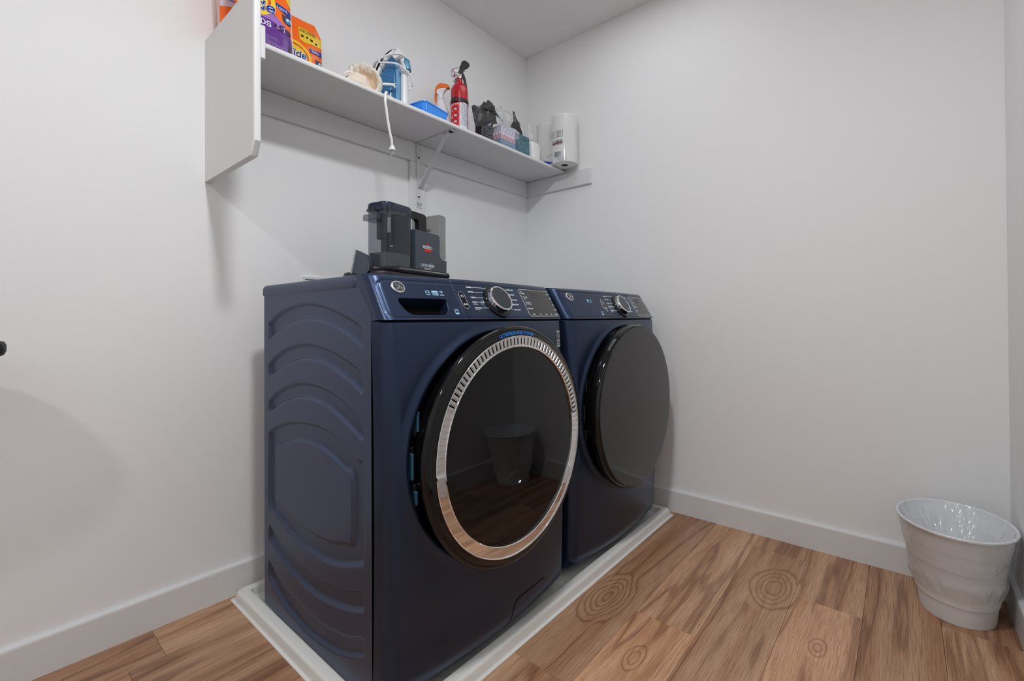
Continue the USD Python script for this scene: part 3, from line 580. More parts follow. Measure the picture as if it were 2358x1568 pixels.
obj('tank_core', [vprism(-.070, .004, -.078, -.040, [(.042, 0), (.236, 0)], .015), warp(cbox((-.112, -.062, .150), (-.096, -.024, .235), .004), vf)], 'navy_gloss', tk, 40)
obj('tank_lid', warp(loft([lift(rrect(.138 - 2 * i, .101 - 2 * i, .034 - i, 10, -.0595, -.036), z) for z, i in [(.246, 0), (.262, 0), (.267, .002), (.270, .008), (.2705, .02)]]), vf), 'navy_gloss', tk, 40)
obj('tank_latch', [warp(hull(*[lift(rrect(.030, .030, .008, 4, x, -.03), z) for x, z in ((-.126, .236), (-.126, .252), (-.112, .256), (-.112, .240))]), vf), warp(cbox((-.150, -.064, .206), (-.098, -.004, .226), .003), vf)], 'smoky_tank', tk, 30)
obj('tank_latch', warp(hull(lift(rrect(.05, .06, .01, 4, -.112, -.03), .240), lift(rrect(.04, .05, .01, 4, -.108, -.03), .258)), vf), 'navy_gloss', tk, 30)
obj('tank_print', warp(text('MAX', .0042, True, .0003), lambda P: vf(np.c_[P[:, 0] - .106, P[:, 2] * 0 - .0868, P[:, 1] + .125])), 'print_white', tk, False)
ct = obj('clean_water_tank', vprism(.1465, .190, -.086, .055, [(.112, .003), (.115, 0), (.268, 0), (.275, .004), (.2785, .012)], .012), 'clear_tank', vc, 40)
obj('tank_cap', vprism(.152, .184, -.02, .03, [(.226, 0), (.232, 0)], .01), 'grey_plastic', ct, 40)
fp_ = vplane(-.0862)
obj('logo_mark', [extrude([(.0705, .1505), (.0815, .1505), (.0775, .1595), (.0758, .1612), (.0742, .1595)], .0006, fp_), extrude([(.0565, .1285), (.0965, .1285), (.0920, .1385), (.0600, .1385)], .0006, fp_)], 'logo_red', vc, False)
m = text('BISSELL', .0098, True, .0005); s_ = .053 / (m.bounds[1][0] - m.bounds[0][0]); v = np.array(m.vertices); v[:, 0] *= s_; m.vertices = v
L1 = text('LITTLE GREEN', .0090, True, .0005); s_ = .073 / (L1.bounds[1][0] - L1.bounds[0][0]); v = np.array(L1.vertices); v[:, 0] *= s_; L1.vertices = v
L2_ = text('CORDLESS', .0058, False, .0005); s_ = .040 / (L2_.bounds[1][0] - L2_.bounds[0][0]); v = np.array(L2_.vertices); v[:, 0] *= s_; L2_.vertices = v
obj('logo_lettering', warp(m, fp_, .0765, .1445), 'print_white', vc, False)
obj('model_lettering', warp(L1, fp_, .0745, .0800), 'print_white', vc, False)
obj('model_lettering', warp(L2_, fp_, .0745, .0685), 'print_white', vc, False)
nz = [(0, 0), (.046, .002), (.054, .010), (.056, .026), (.052, .044), (.044, .058), (.030, .068), (.014, .073)]
NO = VO + VX * -.166 + VY * .012
nf = lambda P: NO + P[:, :1] * V(*(r0)) + P[:, 1:2] * V(0, 0, 1) + P[:, 2:3] * V(-.76, -.65, 0)
nzt = obj('nozzle', extrude([(x, z + .034) for x, z in nz], .05, lambda P: nf(P + V(0, 0, -.02))), 'slate_plastic', vc, 30)
obj('nozzle_lip', extrude([(-.003, .034), (.001, .034), (.016, .108), (.011, .108)], .056, lambda P: nf(P + V(0, 0, -.023))), 'grey_plastic', nzt, 30)

# ------------------------------------------------------------------ things on the shelf
ZT = ZS + TS
def pouch(o, w, h, T, tilt=0.05, clip=0, lean=0):
    """front-surface map of a stand-up pouch: x across from its left edge, y up, z outward from the front face; the pouch faces -y"""
    def bul(x, y):
        t = np.clip(2 * x / w - 1, -1, 1); k = np.clip(1 - y / h, 0, 1) ** .7
        wr = (meshkit.fbm(np.c_[x, y, 0 * x] * 26 + o[0] * 40, 3, 5) - .5) * .006
        return T * np.maximum(0, 1 - t ** 4) ** .8 * (.12 + .88 * k) * .5 + wr * np.maximum(0, 1 - t ** 4)
    def front(P):
        x, y, z = P[:, 0], P[:, 1], P[:, 2]
        return np.c_[o[0] + x, o[1] - bul(x, y) - z + y * tilt, ZT + y]
    def back(P):
        x, y = P[:, 0], P[:, 1]; return np.c_[o[0] + x, o[1] + bul(x, y) * .9 + y * tilt, ZT + y]
    def clipx(x, y):  # clipped top corners
        c = np.maximum(0, y - (h - clip)) * (.62 if clip else 0); return c + (x / w) * (w - 2 * c)
    m, n = 44, 30; X, Y = np.meshgrid(np.linspace(0, w, n), np.linspace(.0005, h, m)); X2 = clipx(X.ravel(), Y.ravel())
    A = grid(front(np.c_[X2, Y.ravel(), 0 * X2]).reshape(m, n, 3)); B = grid(back(np.c_[X2, Y.ravel(), 0 * X2]).reshape(m, n, 3)[:, ::-1])
    bl = loft([front(np.c_[X[0], Y[0], 0 * X[0]]), back(np.c_[X[0], Y[0], 0 * X[0]])], False, False, closed=False)
    return [A, B, bl], front
def clipto(p, w, h, e=.001): return p.intersection(sbox(e, .002, w - e, h - e))
def rings(*a): return a
# A: orange and purple pouch at the front left
AW, AH = .166, .262
am, AF = pouch((-1.648, -.212), AW, AH, .058, .10)
pa = thing('detergent_pouch', 'orange and purple laundry capsule pouch standing at the front beside the shelf end panel', 'detergent pouch', (-1.565, -.21, ZT), 'laundry capsule pouches')
obj('pouch', am, 'orange', pa, True)
def dec(name, poly, mt, F, n, par, w, h, size=.006): return obj(name, extrude(clipto(poly, w, h), .0003, lambda P: F(P + V(0, 0, n)), size), mt, par, False)
ox = 1.648
P2 = lambda pts: Polygon([(x + ox, z - ZT) for x, z in pts])
dec('purple_field', P2([(-1.648, 1.739), (-1.484, 1.739), (-1.484, 1.800), (-1.496, 1.825), (-1.514, 1.848), (-1.527, 1.858), (-1.541, 1.868), (-1.56, 1.880), (-1.648, 1.880)]), 'purple', AF, .0004, pa, AW, AH)
dec('purple_glow', P2([(-1.60, 1.845), (-1.56, 1.845), (-1.53, 1.838), (-1.512, 1.848), (-1.527, 1.858), (-1.541, 1.866), (-1.56, 1.866)]), 'lilac', AF, .0006, pa, AW, AH)
cx, cy = -1.625 + ox, 1.905 - ZT
E_ = lambda a, b: affinity.scale(Point(cx, cy).buffer(1, 32), a, b)
for nm, a, b, mt, n in (('yellow_ring', .088, .064, 'yellow', .0009), ('orange_ring', .074, .050, 'orange_deep', .0012), ('yellow_disc', .066, .040, 'yellow', .0015)):
    dec(nm, E_(a, b), mt, AF, n, pa, AW, AH)
def letters(par, F, s, x, y, h, ital, mt, n, outline=None, sq=1.0, bold=True, name='lettering'):
    m = text(s, h, bold, .0003, italic=ital, squeeze=sq)
    obj(name, warp(m, F, x, y, n), mt, par, False)
    if outline:
        k = 14
        for j in range(4):
            a = j * PI / 2 + .6; obj(name + '_outline', warp(m, F, x + .0016 * math.cos(a), y + .0016 * math.sin(a), n - .0003), 'print_white', par, False)
letters(pa, AF, 'Tide', -1.5905 + ox, 1.884 - ZT, .032, .18, 'brand_blue', .0024, True, 1.12)
letters(pa, AF, 'PODS', -1.589 + ox, 1.8275 - ZT, .0185, .05, 'print_white', .0016, None, .98)
dec('dark_badge', Polygon(rrect(.050, .019, .008, 5, 0, 0)).buffer(0) if 0 else affinity.translate(affinity.rotate(Polygon(rrect(.054, .021, .009, 5)), -4), -1.518 + ox, 1.8295 - ZT), 'purple_dark', AF, .0012, pa, AW, AH)
letters(pa, AF, '3', -1.5365 + ox, 1.831 - ZT, .0165, .1, 'print_lilac', .0018)
letters(pa, AF, 'in', -1.5245 + ox, 1.831 - ZT, .005, 0, 'print_lilac', .0018)
letters(pa, AF, '1', -1.515 + ox, 1.830 - ZT, .0165, .1, 'print_lilac', .0018)
dec('banner', P2([(-1.537, 1.915), (-1.535, 1.903), (-1.530, 1.898), (-1.51, 1.890), (-1.484, 1.885), (-1.484, 1.909), (-1.510, 1.914)]), 'brand_blue', AF, .0009, pa, AW, AH)
letters(pa, AF, '100%', -1.5165 + ox, 1.9015 - ZT, .0095, .05, 'print_white', .0013)
def swirl(par, F, x, y, r, n, w, h):
    c = Point(x, y).buffer(1, 24); q = lambda a, b, dx, dy: affinity.translate(affinity.scale(Point(x, y).buffer(1, 24), r * a, r * b), r * dx, r * dy)
    dec('capsule_picture', q(1.0, .86, 0, 0).union(Polygon([(x - r * 1.15, y + r * .75), (x - r * .3, y + r * .8), (x - r * .9, y)])), 'pod_dark', F, n, par, w, h, .004)
    dec('capsule_picture', q(.50, .46, .05, -.15), 'pod_blue', F, n + .0004, par, w, h, .004)
    t = np.linspace(-.5, 2.6, 24); sp = [(x + r * (.12 + .30 * k) * math.cos(2.4 - k), y + r * (.06 + .26 * k) * math.sin(2.4 - k)) for k in t]
    dec('capsule_picture', LineString(sp).buffer(r * .17), 'pod_white', F, n + .0007, par, w, h, .004)
swirl(pa, AF, -1.5005 + ox, 1.872 - ZT, .0165, .0012, AW, AH)
tl = []
for k in range(9):
    z = .047 - k * .0048; h = .0030 if k not in (2, 4, 5) else .0036
    tl.append(warp(text(['DESIGNED TO DISSOLVE FULLY IN WATER', 'CAUTION: Harmful if put in mouth. If swallowed', 'KEEP POUCH CLOSED', 'see instructions on the back of this pouch', 'WARNING: KEEP OUT OF REACH OF CHILDREN', 'KEEP POUCH CLOSED IN A DRY SPACE', 'contents may vary with the season', '42 COUNT', 'NET WT 37 OZ'][k], h, k in (0, 4, 5), .0003, center=False, squeeze=.9), AF, .030 + .002 * k, z, .0010))
for k, q in enumerate(tl): obj('small_print', q, 'print_lilac', pa, False)
dec('yellow_corner', Polygon([(.139, AH), (.150, .206), (.158, .190), (AW, .184), (AW, AH)]), 'yellow', AF, .0009, pa, AW, AH)
obj('side_seam', tube([AF(np.array([[AW, y, .0]]))[0] for y in np.linspace(.004, AH, 24)], .0016, 6), 'print_white', pa)
obj('gusset', extrude([(.138, .004), (.148, .052), (.156, .030), (.160, .004)], .0003, lambda P: AF(P + V(0, 0, .0012)), .006), 'bag_grey', pa, False)
# B: smaller pouch behind it
BW, BH = .196, .252
bm, BF = pouch((-1.512, -.085), BW, BH, .050, .06, clip=.042)
pb = thing('detergent_pouch', 'all-orange laundry capsule pouch with clipped top corner and yellow band, right of the purple pouch', 'detergent pouch', (-1.414, -.085, ZT), 'laundry capsule pouches')
obj('pouch', bm, 'orange', pb, True); ox2 = 1.512; BP = lambda pts: Polygon([(x + ox2, z - ZT) for x, z in pts])
dec('yellow_band', BP([(-1.405, 1.957), (-1.38, 1.957), (-1.35, 1.953), (-1.312, 1.944), (-1.319, 1.912), (-1.36, 1.908), (-1.384, 1.903), (-1.403, 1.910)]), 'yellow', BF, .0009, pb, BW, BH)
letters(pb, BF, 'SELECT YOUR SIZE', -1.372 + ox2, 1.950 - ZT, .0052, 0, 'print_black', .0014, None, .85)
letters(pb, BF, 'CONCENTRATED DETERGENT', -1.372 + ox2, 1.9435 - ZT, .0040, 0, 'print_black', .0014, None, .8, False)
pic = []
for k, (x, z) in enumerate(((-1.393, 1.926), (-1.375, 1.9275), (-1.359, 1.924), (-1.341, 1.919))):
    pic.append(extrude(affinity.translate(Polygon([(-.006, .004), (.006, .004), (.004, -.004), (-.004, -.004)]) if k % 2 == 0 else Point(0, 0).buffer(.004), x + ox2, z - ZT), .0003, lambda P: BF(P + V(0, 0, .0014)), .004))
for q in pic: obj('band_picture', q, 'print_black', pb, False)
cx, cy = -1.428 + ox2, 1.846 - ZT
for nm, a, b, mt, n in (('yellow_ring', .064, .052, 'yellow', .0009), ('orange_ring', .054, .041, 'orange_deep', .0012), ('yellow_disc', .048, .034, 'yellow', .0015)): dec(nm, E_(a, b), mt, BF, n, pb, BW, BH)
letters(pb, BF, 'Tide', -1.416 + ox2, 1.850 - ZT, .0235, .12, 'brand_blue', .0024, True, 1.0)
dec('banner', BP([(-1.371, 1.889), (-1.366, 1.875), (-1.345, 1.876), (-1.318, 1.877), (-1.318, 1.897), (-1.345, 1.892)]), 'brand_blue', BF, .0009, pb, BW, BH)
letters(pb, BF, '100%', -1.346 + ox2, 1.884 - ZT, .0085, .05, 'print_white', .0013)
swirl(pb, BF, -1.333 + ox2, 1.845 - ZT, .0150, .0012, BW, BH)
dec('purple_field', BP([(-1.512, 1.739), (-1.318, 1.739), (-1.318, 1.815), (-1.36, 1.825), (-1.512, 1.80)]), 'purple', BF, .0005, pb, BW, BH)
# C: third pouch in the corner behind the end panel
CW, CH = .125, .265
cm, CF = pouch((-1.645, -.055), CW, CH, .045, .0, clip=.0)
pc = thing('detergent_pouch', 'orange pouch leaning in the corner, seen above the top edge of the shelf end panel', 'detergent pouch', (-1.58, -.055, ZT), 'laundry capsule pouches')
obj('pouch', cm, 'orange', pc, True)
dec('pale_band', Polygon([(.0, .178), (.125, .205), (.125, .238), (.0, .211)]), 'hex_pale', CF, .0006, pc, CW, CH)
letters(pc, CF, 'CAPSULES', .050, .207, .008, -.1, 'purple', .0012)
obj('seal_edge', extrude([(-.004, .10), (.002, .10), (.002, .262), (-.010, .262), (-.008, .19)], .0006, lambda P: CF(P + V(0, 0, -.001))), 'pouch_film', pc)

# drawstring bag of cream cotton, mouth turned to the front
cb = thing('cotton_bag', 'crumpled cream cotton drawstring bag with a frilled mouth lying on the shelf', 'drawstring bag', (-1.215, -.18, ZT))
bo = trimesh.creation.icosphere(4, 1.0); q = np.array(bo.vertices)
def crumple(p, sc, amp, seed=0):
    n = p / (np.linalg.norm(p, axis=1, keepdims=True) + 1e-9); return 1 + amp * (meshkit.fbm(p * sc + 9, 4, seed) - .5)
q = q * crumple(q, 2.6, .55, 3)[:, None] * V(.060, .052, .050); q[:, 2] = np.maximum(q[:, 2], -.036); bo.vertices = q + V(-1.230, -.165, ZT + .0365)
obj('bag_body', bo, 'cotton_cream', cb, True)
Rx = V(.80, -.56, .0); Rx /= np.linalg.norm(Rx); Ru = V(.10, .22, .95); Ru -= Rx * (Ru @ Rx); Ru /= np.linalg.norm(Ru); Rn = np.cross(Rx, Ru); mc = V(-1.216, -.205, ZT + .058)
if Rn[1] > 0: Rn = -Rn
def mouth(a, s, d): return mc + Rx * (.052 * s * np.cos(a))[:, None] + Ru * (.060 * s * np.sin(a) - .010 * s * np.cos(a))[:, None] + Rn * d[:, None]
a = np.linspace(0, 2 * PI, 480, endpoint=False); rows = []
for s, d in ((.80, -.012), (.92, .004), (1.0, .012), (1.10, .012), (1.16, .002), (1.10, -.016), (.98, -.028)):
    fr = .022 * np.sin(a * 72 + 3 * np.sin(3 * a)) + .03 * np.sin(a * 23 + 2 * np.sin(5 * a)) + .08 * (meshkit.noise(np.c_[a * 9, a * 0 + s, a * 0]) - .5)
    w = 1 if 1.0 <= s <= 1.16 else .25
    rows.append(mouth(a, s + fr * w, d + .0025 * w * np.sin(a * 61 + 1) + .0025 * w * np.sin(a * 17)))
obj('frilled_mouth', loft(rows, False, False), 'cotton_white', cb, True)
rr_ = np.linspace(.02, .92, 16); X = []
for r in rr_: X.append(mouth(a, r + 0 * a, -.020 - .016 * (1 - r) + .012 * (meshkit.fbm(np.c_[r * np.cos(a), r * np.sin(a), a * 0] * 4, 3, 8) - .5) + .024 * np.clip((r - .7) / .22, 0, 1)))
obj('lining', loft(X, False, False), 'cotton_tan', cb, True)
lb = lambda P: mc + Rx * (P[:, :1] * .9 + P[:, 1:2] * .2) + Ru * (P[:, 1:2] - P[:, :1] * .35) + Rn * (P[:, 2:3] - .004)
obj('care_label', extrude(Polygon([(-.030, .004), (.000, -.008), (.004, -.020), (-.026, -.006)]), .0012, lb), 'print_dark', cb)
td = [tube(smoothcurve([(-1.172, -.222, ZT + .050), (-1.155, -.230, ZT + .058), (-1.136, -.238, ZT + .062), (-1.124, -.243, ZT + .064)], 6), .0048, 8)]
for k in range(14):
    e = V(-1.124, -.243, ZT + .064); dv = V(.010 + .008 * rng.random(), -.006 + .01 * rng.random(), .02 * (rng.random() - .45)); td.append(tube([e - V(.01, 0, 0), e, e + dv * .6, e + dv], [.003, .0028, .0016, .0006], 6))
obj('rope_tassel', td, 'cotton_white', cb)
obj('drawstring', [tube(smoothcurve([(-1.270, -.20, ZT + .066), (-1.282, -.20, ZT + .064), (-1.290, -.19, ZT + .054), (-1.288, -.18, ZT + .040), (-1.276, -.19, ZT + .044), (-1.270, -.20, ZT + .056)], 6), .0042, 8)], 'cotton_white', cb)

# steam iron standing on its heel
IO = V(-1.09, -.17, ZT); IN = r0; IW = V(-math.cos(YAW), -math.sin(YAW), 0)
iff = lambda n, w, s: IO + np.outer(np.ravel(n), IN) + np.outer(np.ravel(w), IW) + np.outer(np.ravel(s), V(0, 0, 1))
ir = thing('steam_iron', 'blue and white steam iron standing on its heel with its white cord wound round it', 'iron', IO)
n0 = lambda s: np.interp(s, [0, .06, .101, .163, .205, .236], [-.045, -.046, -.046, -.025, -.003, .018])
ws = lambda s: .054 * np.maximum(.0, 1 - (np.maximum(s - .03, 0) / .208) ** 2.0) ** .62 + .0012
def ironslice(s, a, b, k, sq=.55):
    t = np.linspace(0, 2 * PI, 40, endpoint=False); c, si = np.cos(t), np.sin(t)
    e = lambda x: np.sign(x) * np.abs(x) ** sq
    return iff((a + b) / 2 + (b - a) / 2 * e(c), ws(s) * k * e(si), np.full(40, s))
SS = np.linspace(.0, .2355, 40)
obj('soleplate', loft([ironslice(s, n0(s) - .0045, n0(s), 1.04) for s in SS]), 'black_plastic', ir, 40)
obj('skirt', loft([ironslice(s, n0(s), n0(s) + .016, 1.0) for s in SS]), 'white_plastic', ir, 40)
n1 = lambda s: np.interp(s, [0, .10, .18, .206, .226], [.044, .046, .041, .031, .027])
ST = np.linspace(.004, .226, 36)
tkk = obj('water_tank', loft([ironslice(s, n0(s) + (.014 if s > .13 else .004), n1(s), .93 - .25 * np.clip((s - .1) / .12, 0, 1), .7) for s in ST]), 'iron_blue', ir, 40)
obj('tank_scale', [tube(iff([.018, .036], [.052, .046], [s, s]), .0006, 6) for s in (.070, .082, .094, .106, .058)], 'iron_blue_light', tkk)
obj('tank_edge', loft([iff(n1(s) + V(-.007, .004, .004, -.007), ws(s) * .5 * V(1, 1, -1, -1) + .012 * V(1, 1, 0, 0), np.full(4, s)) for s in np.linspace(.004, .172, 20)]), 'iron_blue_light', ir, 30)
obj('handle', [tube(iff([.026, .044, .060, .068, .066, .060], [.0] * 6, [.224, .212, .196, .172, .15, .135]), [.008, .014, .0165, .0175, .0165, .014], 16, 8), hull(iff([.018, .040, .052, .034], [.022] * 4, [.206, .230, .208, .186]), iff([.018, .040, .052, .034], [-.022] * 4, [.206, .230, .208, .186]))], 'white_plastic', ir, 40)
obj('handle_post', tube(iff([.0615, .062, .062], [0] * 3, [.150, .08, .0]), [.0135, .0145, .0150], 20, 6), 'white_plastic', ir, 40)
obj('steam_button', hull(*[ball(iff([n], [w], [s])[0], .0045, 1).vertices for n, w, s in ((.070, .012, .196), (.082, .010, .188), (.084, .010, .158), (.076, .012, .156), (.068, .014, .180), (.070, -.012, .196), (.084, -.010, .158), (.076, -.012, .156))]), 'teal_button', ir, 40)
obj('heel_plate', warp(loft([lift(rrect(.118 - 2 * i, .092 - 2 * i, .018, 5, .013, 0), z) for z, i in ((0, .002), (.003, 0), (.010, 0), (.012, .003))]), lambda P: iff(P[:, 0], P[:, 1], P[:, 2])), 'white_plastic', ir, 40)
def ipx(pts, w): return iff([.018 + (x - 555) * 1.66e-4 for x, y in pts], w, [.236 - (y - 185) * 1.43e-4 + (x - 555) * 3e-5 for x, y in pts])
cords = [ipx([(430, 335), (440, 230), (500, 165), (570, 158), (650, 205), (720, 300), (785, 430)], [-.004, -.002, .003, .006, .012, .02, .022]),
    ipx([(85, 760), (160, 640), (300, 575), (480, 525), (650, 480), (790, 462), (870, 500), (905, 600)], [-.01, .03, .050, .052, .046, .03, .012, -.008]),
    ipx([(310, 600), (340, 680), (400, 715), (560, 742), (720, 785), (830, 845), (930, 935), (1000, 1060), (1022, 1190), (990, 1212), (925, 1150)], [.05, .056, .058, .056, .05, .034, .02, .008, -.004, -.012, -.016]),
    ipx([(925, 1150), (945, 1290), (900, 1335)], [-.016, -.012, -.004])]
pl = np.array([(-1.160, -.262, 1.7440), (-1.172, -.278, 1.7445), (-1.181, -.2835, 1.736), (-1.1835, -.2845, 1.708), (-1.180, -.2845, 1.685), (-1.173, -.2840, 1.643), (-1.164, -.2835, 1.601), (-1.155, -.283, 1.572)])
cl = [(-1.045, -.235, ZT + .0042), (-1.085, -.250, ZT + .0042), (-1.13, -.256, ZT + .0042), (-1.160, -.262, 1.7440)]
cor = obj('cord', [tube(c, .0036, 8, 8, flat=1.3) for c in cords] + [tube(np.vstack([cl[:-1], pl]), .0036, 8, 8, flat=1.35),
    tube(np.vstack([iff([.066, .075, .070, .05], [-.005, .02, .04, .05], [.012, .006, .004, .004]), [(-1.045, -.235, ZT + .0042)]]), .0030, 8, 6), tube([(-1.028, -.236, ZT + .0042), (-1.014, -.246, ZT + .0042), (-1.02, -.258, ZT + .0042), (-1.06, -.255, ZT + .0042)], .0030, 8, 8)], 'white_plastic', ir)
px, pz = V(-1.155, -.283, 1.572), 0
plg = obj('plug', tube([px + V(0, 0, .002), px + V(.0002, 0, -.004)] + [px + V(.0004 + .0001 * k, 0, -.004 - .0022 * k) for k in range(1, 7)] + [px + V(.001, 0, -.018), px + V(.0015, 0, -.022), px + V(.002, 0, -.036), px + V(.002, 0, -.0375)], [.0042, .0042] + [.0050 if k % 2 else .0040 for k in range(1, 7)] + [.0052, .0074, .0140, .0128], 16), 'white_plastic', cor, 30)
for s in (-1, 1):
    b = px + V(.002, 0, -.0375) + IN * s * .0016 if 0 else px + V(.002, s * .0055, -.0375)
    obj('plug_prong', extrude(sbox(-.0032, -.0165, .0032, .0).difference(Point(0, -.0125).buffer(.0013)), .0014, lambda P: b + P[:, :1] * V(.9, 0, 0) + P[:, 1:2] * V(0, 0, 1) + P[:, 2:3] * V(0, 1, 0)), 'satin_chrome', cor, False)

# low blue tray
ty = thing('plastic_tray', 'low glossy blue plastic box at the shelf edge, left of the spray bottle', 'plastic box', (-.915, -.20, ZT))
tf = lambda P: V(-.918, -.205, ZT) + P[:, :1] * V(.985, .17, 0) + P[:, 1:2] * V(-.17, .985, 0) + P[:, 2:3] * V(0, 0, 1)
tl_ = lambda w, h, r, z: lift(rrect(w, h, r, 6), z)
obj('box_body', warp(loft([tl_(.138, .080, .016, .0), tl_(.142, .084, .017, .002), tl_(.156, .096, .020, .043), tl_(.162, .102, .022, .045), tl_(.162, .102, .022, .049), tl_(.154, .094, .019, .049), tl_(.150, .090, .018, .040), tl_(.138, .080, .016, .006)]), tf), 'tray_blue', ty, 35)
obj('inner_ledge', warp(cbox((-.012, -.040, .006), (-.004, .040, .046), .001), tf), 'tray_blue_light', ty)
obj('inner_ledge', warp(cbox((.02, -.042, .036), (.070, -.030, .043), .001), tf), 'tray_blue_light', ty)
obj('rib', warp(cbox((-.066, -.0475, .008), (-.0645, -.043, .05), .0005), tf), 'tray_blue_light', ty)

# spray bottle
sb_ = thing('spray_bottle', 'white trigger spray bottle with an orange top, beside the fire extinguisher', 'spray bottle', (-.752, -.105, ZT))
so = V(-.752, -.105, ZT); sf = lambda P: so + P[:, :1] * IN + P[:, 1:2] * -IW + P[:, 2:3] * V(0, 0, 1)
sl = lambda a, b, z, dx=0: lift(ell(a, b, 40, dx), z)
obj('bottle', warp(loft([sl(.034, .022, .0), sl(.036, .024, .004), sl(.0365, .024, .06), sl(.036, .0235, .09, -.001), sl(.032, .021, .125, -.004), sl(.024, .018, .155, -.008), sl(.016, .015, .178, -.010), sl(.013, .013, .185, -.010), sl(.013, .013, .190, -.010)]), sf), 'white_plastic', sb_, 40)
obj('bottle_label', warp(loft([sl(.0369, .0244, .025), sl(.0369, .0244, .075)], False, False), sf), 'lilac', sb_, 40)
obj('collar', warp(loft([sl(.0135, .0135, .186, -.010), sl(.0145, .0145, .188, -.010), sl(.0145, .0145, .204, -.010), sl(.012, .012, .206, -.010)]), sf), 'white_plastic', sb_, 40)
obj('sprayer_head', extrude(Polygon([(-.024, .204), (.003, .204), (.006, .218), (.018, .232), (.030, .238), (.028, .240), (-.030, .238), (-.030, .222)]), .020, lambda P: sf(np.c_[P[:, 0], P[:, 2] - .010, P[:, 1]])), 'white_plastic', sb_, 30)
obj('orange_top', extrude(Polygon([(-.034, .218), (-.031, .232), (-.022, .246), (-.008, .2535), (.014, .250), (.030, .244), (.031, .237), (.020, .234), (-.012, .233), (-.024, .228), (-.029, .216)]).buffer(.001), .024, lambda P: sf(np.c_[P[:, 0], P[:, 2] - .012, P[:, 1]])), 'spray_orange', sb_, 30)
obj('trigger', extrude(LineString([(-.029, .218), (-.033, .200), (-.033, .180), (-.030, .165)]).buffer(.0042), .014, lambda P: sf(np.c_[P[:, 0], P[:, 2] - .007, P[:, 1]])), 'spray_orange', sb_, 30)

# fire extinguisher
fe = thing('fire_extinguisher', 'red fire extinguisher with black strap and round gauge standing on the shelf', 'fire extinguisher', (-.710, -.172, ZT))
eo = V(-.710, -.172, ZT); ef = lambda P: eo + P[:, :1] * IN + P[:, 1:2] * -IW + P[:, 2:3] * V(0, 0, 1)
obj('cylinder', lathe([(0, 0), (.037, 0), (.0395, .003), (.0395, .20), (.0385, .215), (.0345, .231), (.027, .243), (.0165, .251), (.0125, .254), (.0120, .274), (0, .274)], 64, c=eo), 'ext_red', fe, 40)
cylf = lambda R: (lambda P: ef(np.c_[R * np.sin(P[:, 0] / R) + P[:, 2] * np.sin(P[:, 0] / R), -R * np.cos(P[:, 0] / R) - P[:, 2] * np.cos(P[:, 0] / R), P[:, 1]]))
CR = cylf(.0396)
lr = obj('label', extrude(sbox(-.058, .004, .0055, .150), .0003, CR, .006), 'ext_label_red', fe, 40, label='red instruction label')
obj('label', extrude(sbox(.0095, .004, .048, .148), .0003, CR, .006), 'ext_label_white', fe, 40, label='white text label')
obj('label_border', extrude(sbox(.0055, .004, .0095, .148), .0003, CR, .006), 'ext_label_white', fe, 40)
obj('label_lettering', warp(text('INSTRUCTIONS', .0070, True, .0003, squeeze=.8), CR, -.0265, .141, .0003), 'print_white', lr, False)
for k, z in enumerate((.119, .090, .062)):
    obj('label_picture', [extrude(Point(-.013, z).buffer(.0052), .0003, lambda P: CR(P + V(0, 0, .0003))), extrude(Point(-.020, z + .002).buffer(.0028), .0003, lambda P: CR(P + V(0, 0, .0003)))], 'print_white', lr, False)
    obj('label_picture', ribbon([(-.016, z + .005), (-.009, z + .007), (-.003, z + .001), (.001, z - .006)], .0022, lambda P: CR(P + V(0, 0, .0005)), .0003), 'print_black', lr, False)
    obj('label_lettering', [warp(text(s, .0034, True, .0003, squeeze=.8), CR, -.034, z - .001 - .006 * i, .0003) for i, s in enumerate((('PULL', 'PIN'), ('AIM', 'NOZZLE'), ('SQUEEZE', 'HANDLE'))[k])], 'print_white', lr, False)
wl = []
for k in range(22): wl.append(warp(text('dry chemical extinguisher read before use', .0030, False, .0003, squeeze=.45 + .03 * (k % 3)), CR, .0285, .143 - k * .0046, .0003) if k not in (13, 14) else warp(text('Model  8   UL', .004, True, .0003, squeeze=.7), CR, .0285, .143 - k * .0046, .0003))
obj('label_lettering', wl, 'print_greyblue', fe, False)
obj('strap', lathe([(.0396, .150), (.0415, .151), (.0415, .167), (.0396, .168)], 64, c=eo), 'black_plastic', fe, 40)
obj('strap_buckle', extrude(sbox(-.034, .1495, -.004, .1695), .004, lambda P: cylf(.0415)(P), .004), 'black_plastic', fe, 30)
obj('buckle_tab', extrude(sbox(-.012, .1545, -.007, .1625), .001, lambda P: cylf(.0458)(P)), 'ext_label_red', fe, 30)
obj('valve', [warp(loft([lift(ell(.0135, .0135, 24), z) for z in (.272, .280)]), ef), warp(hull(lift(rrect(.022, .020, .004, 4, .000, 0), .279), lift(rrect(.026, .018, .004, 4, .003, 0), .300)), ef), warp(cyl((-.004, -.004, .288), (-.020, -.014, .292), .005, 16), ef)], 'satin_chrome', fe, 40)
gm = lambda P: ef(V(-.0235, -.016, .293) + P[:, :1] * V(.62, -.78, 0) + P[:, 1:2] * V(0, 0, 1) + P[:, 2:3] * V(-.78, -.62, .05))
gg = obj('gauge', warp(lathe([(0, -.004), (.0195, -.004), (.0202, .004), (.0190, .0058), (.0172, .0058), (.0168, .003), (0, .003)], 40), gm), 'satin_chrome', fe, 40)
obj('gauge_dial', [extrude(Point(0, 0).buffer(.0146, 20), .0004, lambda P: gm(P + V(0, 0, .0030)))], 'print_white', gg, False)
obj('gauge_scale', [extrude(LineString([(.011 * math.cos(t), .011 * math.sin(t)) for t in np.linspace(-.6, .9, 9)]).buffer(.0018), .0003, lambda P: gm(P + V(0, 0, .0036)))], 'logo_red', gg, False)
